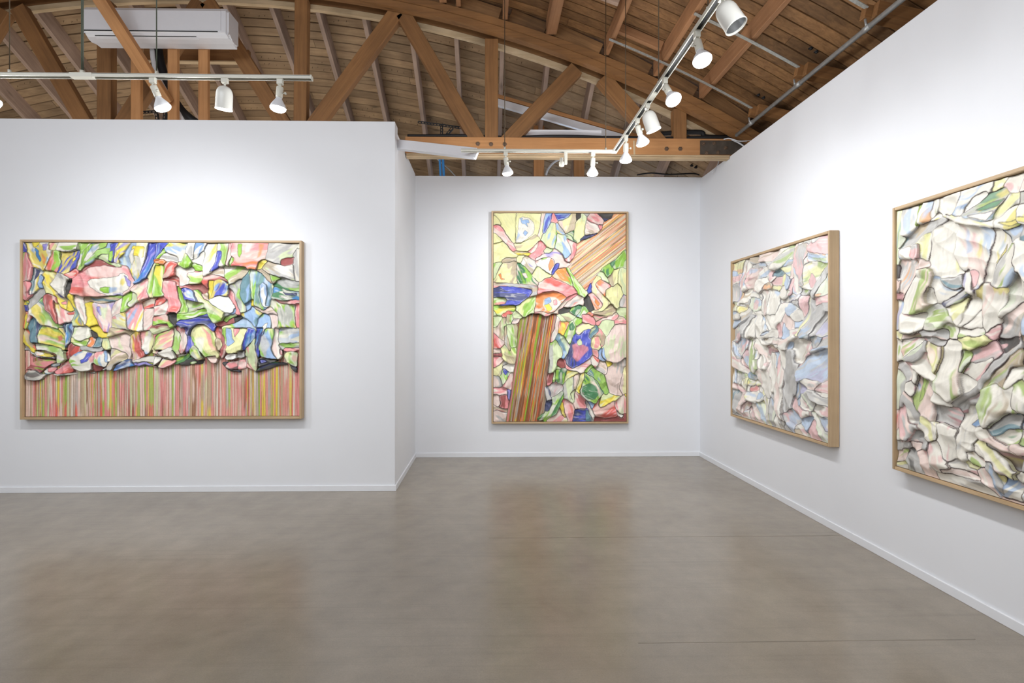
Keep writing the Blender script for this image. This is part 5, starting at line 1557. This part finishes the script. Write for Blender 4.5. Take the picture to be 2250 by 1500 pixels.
DATA_PALE = '''
@1590 490 5.556
Ydosl 11,48 18,46 24,44 27,44 24,60 20,62 15,58 11,58
l 11,60 15,58 19,63 17,65 11,65
pd 11,65 18,65 22,60 22,68 15,73 11,75
lps 22,75 23,62 26,47 28,47 29,60 31,75 30,80 23,80
we 28,45 32,42 34,55 33,70 31,75 29,60
st 33,42 45,38 47,48 38,50 33,48
dwt 43,38 55,33 70,29 68,42 60,46 50,48 46,46
sel 34,52 48,48 60,47 58,52 45,55 34,54
dpl 31,70 33,55 45,56 50,55 44,65 43,75 42,82 36,79 32,75;.l 34,56 43,56 40,60 34,62
lw 44,65 50,55 58,52 58,58 53,64 45,68
+w 44,70 55,66 55,73 50,76 44,84 42,80
otp 50,78 56,70 61,72 61,80 55,81 50,80
+ps 56,64 60,58 63,60 62,66 60,71 56,70
w 69,42 70,29 80,28 75,33
sl 72,54 78,44 86,41 86,48
egs 84,26 90,23 88,35 86,45 80,44
p 85,27 92,23 91,28 88,30
+gsa 61,58 62,50 68,42 75,32 84,25 84,30 78,43 72,53 66,57
w 92,24 97,20 97,25
ws 97,22 106,22 104,35 103,25
p 105,33 107,26 117,14 127,13 127,38 115,36
+ws 106,20 117,14 112,22 107,25
wlg 104,36 127,38 127,48 108,46;.o 104,33 110,32 120,34 127,36 127,39 112,37;.l 108,38 127,40 127,43 112,43;.g 111,43 127,43 127,47 116,46
pd 99,50 102,38 108,46 103,52
gtsY 100,53 110,47 120,46 126,50 118,58 113,68 112,80 102,80 100,68;.p 106,72 109,60 113,70 111,80 107,78
els 118,76 127,58 127,88 117,90;.o 118,86 125,86 123,90 117,89
+s 113,80 116,65 120,55 127,52 124,60 118,75 114,90 110,92
+ptd 90,28 103,24 103,35 100,45 99,60 100,78 95,70 90,58 86,48 88,36
a 64,60 72,57 76,60 70,65 64,65
dp 64,72 68,66 73,66 72,75 66,76
Y 72,66 76,62 76,72 74,75 72,76
l 76,62 82,66 84,70 83,80 78,80 75,73
elY 72,56 80,52 83,52 83,66 77,62
dp 83,66 84,52 88,50 87,65 84,68
lps 88,52 92,60 95,72 96,85 92,88 90,70
p 84,72 87,68 88,75 87,88 83,86
wY 70,90 70,82 75,76 79,80 78,88 72,94
we 78,89 80,82 84,82 83,90
Y 61,80 69,76 69,81 61,82
oY 22,82 25,80 24,93 22,95
pds 11,78 18,75 19,95 11,96
v 19,76 21,75 21,96 19,96
st 22,98 34,90 35,98 30,103
wt 21,98 28,90 35,82 35,90 33,97 26,98
ws 33,84 42,86 48,90 47,95 40,90 34,87
edl 36,91 44,92 47,96 48,104 43,108 37,108 33,103;.p 38,100 41,92 44,98 43,106 39,105
wd 48,92 50,84 57,82 57,100 57,111 50,106 48,100
w 57,82 62,81 68,84 67,95 65,108 60,112 57,105;.l 61,82 68,83 66,90
wd 67,110 70,98 76,97 75,110 70,120 66,124
w 56,115 60,112 64,116 65,125 60,127 57,122
w 48,110 52,110 58,122 60,130 54,124
wlY 78,108 78,98 85,98 95,102 88,108 82,112
s 78,97 90,92 97,95 97,103 90,98
vsl 69,95 80,92 92,90 97,87 98,93 80,97
pd 87,110 96,105 97,116 90,121 87,116
dp 76,105 80,113 87,120 88,130 80,127 76,118
l 88,122 96,118 94,127 88,128
p 98,89 105,89 104,105 99,115 97,110
sY 106,88 112,92 110,100 104,115 97,130 96,133 99,118 104,104
+ge 96,84 108,82 108,86 98,88
+p 113,92 120,91 127,91 127,96 112,100
lv 117,138 122,122 127,114 127,132 122,136
s 112,128 118,113 125,105 127,106 127,112 120,125 117,138 112,138
+lsa 108,112 112,102 120,98 127,97 127,104 120,112 112,125 108,140 100,140 96,134 103,124
seY 11,100 16,96 20,97 20,107 11,108
la 11,108 20,108 20,118 11,119
la 11,120 20,118 24,118 15,127 11,128
y 21,103 30,103 27,106 22,106
wst 24,112 34,104 40,108 40,110 33,112 26,120
+sk 25,122 33,112 35,114 30,128 28,133 25,128
wv 33,128 36,116 40,113 42,125 41,136 36,136 33,133
lw 41,108 48,107 50,120 47,135 42,133
wl 48,110 54,125 58,135 55,140 48,138
l 49,135 57,130 58,140 50,142
sep 12,130 20,122 26,128 28,135 24,142 14,143 11,140
p 70,123 74,125 75,140 72,140 70,130
l 75,124 80,128 84,136 83,140 77,141
pd 84,130 95,128 90,135 84,138
w 46,141 60,130 70,140 76,146 75,150 60,148 50,148
@1590 740 5.556
pst 90,10 100,5 107,3 109,8 108,18 104,20 100,28 95,34 90,33 88,25 90,15
la 109,10 112,0 120,0 118,10 113,13
pl 109,18 118,12 127,3 127,10 120,15 111,19
l 80,13 83,9 90,5 90,12 82,14
lw 13,5 18,10 20,20 22,22 20,28 15,18
lps 19,10 24,2 29,5 28,12 24,20 20,18
wd 38,6 48,10 54,15 54,30 53,35 48,22 42,15
les 38,15 44,16 43,28 40,30
pw 44,24 48,21 53,33 52,40 46,32
dp 20,30 25,31 33,34 40,42 36,43 28,38
lp 30,20 33,28 36,38 32,36 29,30
+wg 33,5 37,5 39,25 41,40 37,37 34,20
-mts 54,15 58,10 63,9 68,12 67,18 60,20 56,20
ws 70,14 77,18 79,28 75,38 73,30
l 62,18 67,20 66,40 63,42
pd 67,18 70,20 73,40 74,58 72,62 69,45
+wdt 46,2 60,0 78,4 90,0 83,8 80,15 73,11 62,8 52,8 47,5
wd 47,45 53,42 56,50 55,70 52,62 48,55
w 43,60 48,70 55,80 57,86 50,76 44,66
ws 65,66 70,75 74,90 76,105 74,113 70,100 66,80
pl 10,34 13,38 16,50 20,56 12,54 10,48
+pdw 8,8 12,6 14,18 18,28 20,33 28,38 30,42 22,43 16,38 11,28 7,18
gsw 16,42 28,44 31,50 24,52 24,58 18,52
gY 24,52 31,50 31,64 25,64
ca 30,42 40,45 42,52 34,51
gyY 32,52 43,54 44,58 33,60
w 31,60 34,60 34,66 31,65
rp 34,62 42,58 43,66 35,66
dp 11,55 22,60 30,65 24,66 12,62
sa 13,64 20,64 24,70 20,85 15,93 12,88
dps 24,68 28,68 28,76 25,80 22,88 24,95 19,92
mst 25,85 36,80 36,82 28,92 25,93
pl 25,95 33,88 34,100 28,98
ps 34,84 40,93 43,103 36,101 33,92
dwe 36,80 42,85 46,96 50,106 45,104 40,92
Yle 42,82 50,80 52,95 52,106 48,100
+wYl 28,68 42,67 48,70 45,78 32,77 28,73;.l 42,67 48,70 45,76 41,77
wY 50,72 57,85 58,95 57,108 53,105 52,90
le 58,84 64,84 66,95 65,108 60,104
pd 66,88 70,98 70,112 66,108
+wd 54,18 60,20 64,45 70,62 74,80 77,100 75,106 70,95 65,80 62,60 57,40
s 75,110 77,100 83,116 82,118
cl 92,60 95,50 97,56 97,68 94,80 90,76 88,70
p 98,30 108,20 108,25 100,36 93,37
slv 95,48 94,40 100,30 108,22 118,18 127,18 127,40 125,52 118,55 105,50 97,55;.l 122,53 125,25 127,20 127,50
+s 78,19 88,15 88,30 93,34 90,55 88,72 83,72 80,88 75,93 74,85 76,60 77,35
v 98,58 105,62 104,70 98,68
p 114,62 127,57 127,68 118,67
w 112,68 120,68 127,70 127,75 120,72
egs 99,70 105,66 112,80 113,86 107,88 102,80
+wds 97,55 101,50 110,53 118,55 115,60 112,65 104,60
+sw 105,66 112,68 120,73 127,76 127,84 115,80 108,74
l 90,80 97,83 97,73 92,76
pd 97,75 100,73 104,82 107,88 102,90 98,84
pst 112,85 118,82 127,86 127,96 120,98 113,92
lv 112,92 120,98 127,100 127,115 120,108
pdl 77,93 83,89 87,94 95,100 90,106 87,112 86,116 80,108
+pd 84,75 86,72 90,82 98,90 107,95 104,100 96,100 88,90 84,82
l 95,102 102,98 109,96 107,105 104,115 98,105
pd 88,110 95,105 99,112 104,117 104,124 95,118
t 87,112 92,112 97,120 90,119
p 106,110 110,100 114,112 119,125 114,122 108,120
esw 109,95 113,94 120,106 127,120 128,127 122,125 115,110
sk 11,92 18,95 24,98 12,96
'''
DATA_NEAR = '''
@1940 360 3.845
egYl 11,41 16,40 16,60 15,70 11,95
wdls 16,40 20,39 30,37 31,50 24,62 20,58 17,50
g 30,37 33,36 33,48 31,52
woYl 33,36 42,33 42,45 37,50 33,51
we 42,33 48,31 48,40 45,45 42,47
gy 42,47 48,41 50,46 44,48
wlc 67,24 94,15 94,20 76,27 73,30 71,42 63,42 65,35
wY 48,30 66,25 64,38 62,43 56,44 49,40
lw 74,30 90,23 80,35 72,41
Yw 95,15 104,12 104,17 96,22
wdp 103,17 108,12 119,9 119,24 108,22
Ysw 96,40 100,35 106,26 119,27 119,34 110,36 102,44 96,44
+yGglw 72,41 80,36 90,27 101,20 106,24 102,30 96,37 94,45 91,49 84,48 72,45;.G 80,39 90,33 102,29 95,36 84,40;.y 93,26 102,20 106,24 98,30;.w 74,44 86,42 94,40 92,48 84,47
sla 104,55 112,52 119,50 119,60 112,66
+wyg 98,50 106,40 112,35 119,36 119,50 112,54 106,56 100,53;.y 100,50 110,49 119,44 119,48 110,53
-sta 16,72 22,66 30,57 35,51 44,49 57,45 57,48 48,56 42,58 38,60 32,66 27,67 20,70
wl 15,72 22,72 25,76 23,82 17,80 15,76
Yw 32,67 40,60 44,58 44,68 42,76 40,85 35,82 33,75
+pr 24,79 27,69 29,67 32,72 33,80 28,80
wY 44,56 52,52 58,48 64,50 63,58 61,68 62,80 66,90 67,94 58,97 48,95 43,87 42,80 45,68
wdl 62,60 65,53 70,51 80,52 95,53 97,58 95,72 91,82 85,100 83,107 75,95 66,86 62,78;~l 70,56 73,56 75,74 70,76;~y 79,76 84,63 86,65 83,80;~p 76,58 79,58 79,70 76,70;~l 87,60 91,60 88,72 85,70;.p 73,90 78,89 83,92 84,100 82,106 79,103 75,95
+wY 48,40 56,44 66,47 75,47 92,50 98,52 92,53 75,52 66,50 55,45
wly 97,56 104,55 110,60 112,66 105,75 99,83 93,98 90,96 93,82 96,70;.l 100,72 104,64 106,68 101,76;.y 102,80 108,66 106,76 99,84
wdy 84,107 92,101 100,107 108,105 111,109 108,118 104,128 98,136 90,143 88,142 86,125
we 111,106 119,92 119,112 105,128 102,130 108,118
+gsl 93,98 100,85 108,74 119,62 119,85 112,95 105,105 98,104 93,101
p 89,144 95,138 101,137 100,142 93,146
dslo 16,82 22,80 33,82 33,88 28,97 24,106 20,109 16,107 15,95
dl 33,79 36,80 40,84 42,87 34,88
wY 43,97 46,105 49,115 42,118 39,114 40,108
wl 42,88 48,95 50,97 54,103 60,107 66,105 70,104 62,110 55,115 49,116 47,105
gsa 50,97 60,97 66,93 70,103 62,107 55,103
+gstd 33,89 42,88 44,92 43,100 40,107 38,113 40,120 39,123 28,127 18,126 20,115 27,100
gsB 53,117 62,111 71,105 70,112 60,120 52,121
+dk 6,106 9,102 14,97 15,107 14,109 8,109 6,108
mt 8,110 15,109 20,109 19,112 14,115 9,113
lv 11,115 15,114 17,122 16,135 12,140 11,135
k 10,80 13,87 15,97 12,90
wY 54,122 62,120 71,113 71,120 70,130 66,136 60,132 56,126
wd 71,115 77,113 81,114 83,123 76,132 68,138 70,128
w 83,122 86,130 87,138 78,139 70,138 78,130
wlg 66,139 75,140 87,138 88,150 75,150 66,146
wv 72,88 68,96 73,105 82,110 80,103 74,95
+pls 17,127 28,127 37,125 36,135 34,139 27,144 20,144 17,137
+gews 36,132 40,123 44,120 50,120 54,123 58,131 58,134 50,137 43,141 37,140
lY 11,142 17,144 18,150 11,150
dwg 18,145 27,145 33,142 32,150 18,150
sd 34,142 44,142 54,140 50,148 42,150
pg 55,136 60,134 64,140 64,146 56,141
lstd 102,137 108,130 119,118 119,140 110,146 103,148 101,143
@1940 740 3.845
gp 11,0 16,2 16,12 19,18 12,17
wgp 17,3 30,0 33,1 25,12 20,15 17,10
wdp 22,22 30,20 36,10 42,22 48,32 48,36 40,34 30,26
+seg 20,20 24,14 30,10 36,5 36,10 31,18 26,22
Ygd 37,6 42,5 50,10 51,16 49,30 42,20 38,12
sp 38,0 50,0 51,8 46,6
Ywg 65,3 70,0 90,0 90,6 82,10 75,11 67,10
eg 67,11 75,12 77,16 73,22 70,25 70,30 66,30 66,20
wpl 70,30 76,23 85,18 97,14 90,25 85,33 87,36 78,35 71,32
wd 66,31 72,33 82,38 78,45 70,49 67,42
sp 78,12 88,8 95,6 101,15 90,20 78,22
kp 102,2 112,0 119,5 108,12 103,8
+wegd 52,7 58,6 64,6 64,25 65,35 67,42 69,49 62,55 60,57 52,50 46,44 50,35 51,22 53,12
tgs 88,40 95,33 108,18 119,10 119,25 110,33 106,45 98,42 94,39
gY 110,26 119,25 119,33 112,40 106,45 108,35
-smp 45,58 52,58 60,60 68,63 69,68 66,80 62,75 52,72 48,70
sm 64,57 74,51 86,50 84,55 75,55 70,65
+gtseY 89,41 94,39 100,43 106,46 119,36 119,62 110,65 103,70 99,77 95,78 90,74 87,64 87,52;.g 89,42 92,45 91,60 87,64 87,52
st 60,57 70,50 80,43 90,32 100,20 110,10 119,2 119,6 108,17 98,29 90,37 82,44 74,51 64,57
es 11,30 16,28 20,35 19,45 16,60 11,60
sd 13,24 20,22 23,25 25,35 22,40 19,34
wp 20,38 25,38 27,45 25,50 21,45
w 24,28 30,32 30,42 28,42 26,38
dgls 30,32 38,39 44,45 44,55 46,72 38,68 30,62 27,55 28,43;.g 31,32 34,36 35,52 31,55
w 38,38 46,37 47,40 42,44
w 46,45 52,50 60,57 58,60 50,58 45,54
sdw 17,55 19,46 25,52 27,60 33,64 32,72 24,72 20,65
+sdp 18,55 20,62 22,72 30,76 28,84 22,87 16,78 14,70
we 11,80 16,78 20,87 14,84
rd 11,63 15,62 14,72 12,78
sdm 30,77 36,84 38,90 40,95 30,90 27,86
+wYa 33,66 40,70 46,75 47,84 42,86 36,82 32,74
+lwp 48,73 56,75 65,80 64,95 63,105 58,106 53,103 50,90
lsdc 66,80 70,66 72,57 80,60 86,65 90,75 82,76 78,82 75,93 74,105 68,103 65,100;.c 75,74 82,68 88,74 80,76
sla 98,77 103,70 112,64 119,66 119,76 108,78 104,84 100,82
gG 104,84 110,80 119,78 119,90 112,92 104,87
+wdp 79,77 85,76 93,82 94,85 110,92 119,92 119,98 112,98 100,92 86,85 80,81
ytp 86,88 95,92 108,100 119,100 119,116 112,110 104,102 94,95
+wYd 76,92 82,90 86,90 95,96 105,104 112,112 119,117 119,124 108,118 98,110 88,102
sm 12,90 24,88 24,93 12,96
sdg 12,97 25,94 20,104 12,105
Ys 12,106 20,105 22,108 15,112
gsk 24,98 27,95 33,103 35,115 28,112 24,108
dk 27,88 36,90 34,95 28,94
dsp 34,97 39,97 42,108 48,120 38,117 36,108
ws 47,117 55,115 65,119 80,122 88,124 100,137 85,132 65,125 50,121
+wdp 41,90 48,91 52,102 56,108 55,112 48,114 44,108 42,100
wpsd 58,107 65,102 76,110 82,112 83,118 72,112 62,109
wd 54,112 60,112 70,113 80,116 86,122 75,120 62,116 55,115
gsdt 72,96 82,104 92,107 88,111 78,108
Yt 75,105 80,108 88,111 82,112 76,110
dlw 83,112 90,110 94,115 98,126 101,136 94,128 86,120
lcd 108,118 119,125 119,140 105,136 102,130
yYs 96,108 102,113 108,124 106,127 101,122 97,115
+lw 90,108 95,105 98,118 104,127 101,134 95,118
dp 100,137 105,136 119,141 119,145 110,143
'''
def painting_at(tl, br, plane, label, U, res, line, seed, lines=1.0, wash=(236, 232, 222, .08), crisp=.7, acc=0.0, soft=1):
    """frame corners seen at pixels tl and br on the plane of the frame's front face"""
    f = (lambda p: on_y(p[0], p[1], plane - 0.072)) if U == (1, 0, 0) else (lambda p: on_x(p[0], p[1], plane - 0.072))
    a, b = f(tl), f(br)
    if U == (1, 0, 0): O = (a.x, plane, b.z); Wd = b.x - a.x
    else: O = (plane, a.y, b.z); Wd = a.y - b.y
    return Painting(label, O, U, Wd, a.z - b.z, res, line, seed, lines, wash=wash, crisp=crisp, acc=acc, soft=soft)

P1 = painting_at((43, 526), (662.5, 920), YL, 'large landscape painting of crumpled colourful canvas over pink vertical stripes on the left wall', (1, 0, 0), .0035, (20, 18, 22), 4, 1.12)
P1.stripes([(40, 770), (670, 770), (670, 925), (40, 925)], 0.0, [('p', 11), ('d', 5), ('w', 2), ('r', 3), ('t', 5), ('g', 2), ('y', 2), ('n', 2), ('s', 2), ('e', 2), ('m', 2)], 'striped_canvas', 27, dark='n', rng_w=(.005, .022), veil=(206, 168, 140, .34))
P1.load(DATA_LEFT); P1.finish()
P2 = painting_at((1080, 463), (1381, 930), YB, 'upright painting with two bands of orange stripes among crumpled canvas on the far wall', (1, 0, 0), .0040, (24, 22, 22), 9, 1.05)
P2.stripes([(1345, 466), (1378, 466), (1378, 548), (1353, 568), (1328, 584), (1311, 603), (1294, 632), (1286, 640), (1272, 622), (1258, 604), (1246, 588), (1254, 574), (1266, 552), (1267, 538), (1281, 527), (1310, 515), (1322, 505), (1327, 487)], rad(52), [('o', 6), ('p', 4), ('d', 3), ('Y', 3), ('t', 4), ('y', 2), ('r', 3), ('n', 2), ('s', 2), ('w', 2)], 'striped_canvas', 31, veil=(238, 212, 176, .34), rng_w=(.005, .017), dark='n')
P2.stripes([(1136, 690), (1222, 690), (1221, 716), (1211, 733), (1206, 760), (1206, 790), (1199, 842), (1204, 858), (1200, 872), (1192, 926), (1112, 926), (1118, 890), (1126, 850), (1130, 808), (1135, 765)], rad(9), [('r', 4), ('o', 5), ('p', 3), ('g', 3), ('n', 7), ('y', 2), ('t', 4), ('m', 3), ('s', 2)], 'striped_canvas', 35, veil=(150, 104, 70, .35), rng_w=(.005, .018), dark='n')
P2.load(DATA_MID); P2.finish()
P3 = painting_at((1605, 574.5), (1822.5, 982.5), XR, 'pale pastel crumpled canvas painting on the right wall, the farther of the two', (0, -1, 0), .0037, (104, 100, 104), 14, 0.8, (236, 236, 234, .22), .4, .04, 2)
P3.load(DATA_PALE); P3.finish()
# the near painting runs out of the frame: its hidden half repeats the visible folds turned over
a = on_x(1960, 457.5, XR - .072); b = on_x(1960, 1029.5, XR - .072)
P4 = Painting('nearest crumpled white and green canvas painting cut off by the right edge', (XR, a.y, b.z), (0, -1, 0), 1.55, a.z - b.z, .0032, (46, 22, 28), 19, 1.15, wash=(232, 228, 220, .12), crisp=.42, acc=.04, soft=2)
um = P4.uv(2249, 750, 0.03)[0]
P4.load(DATA_NEAR)
for code, P in list(P4.done):
    Q = P.copy(); Q[:, 0] = 2 * um - Q[:, 0]
    P4.flap(code, Q[::-1])
P4.finish()
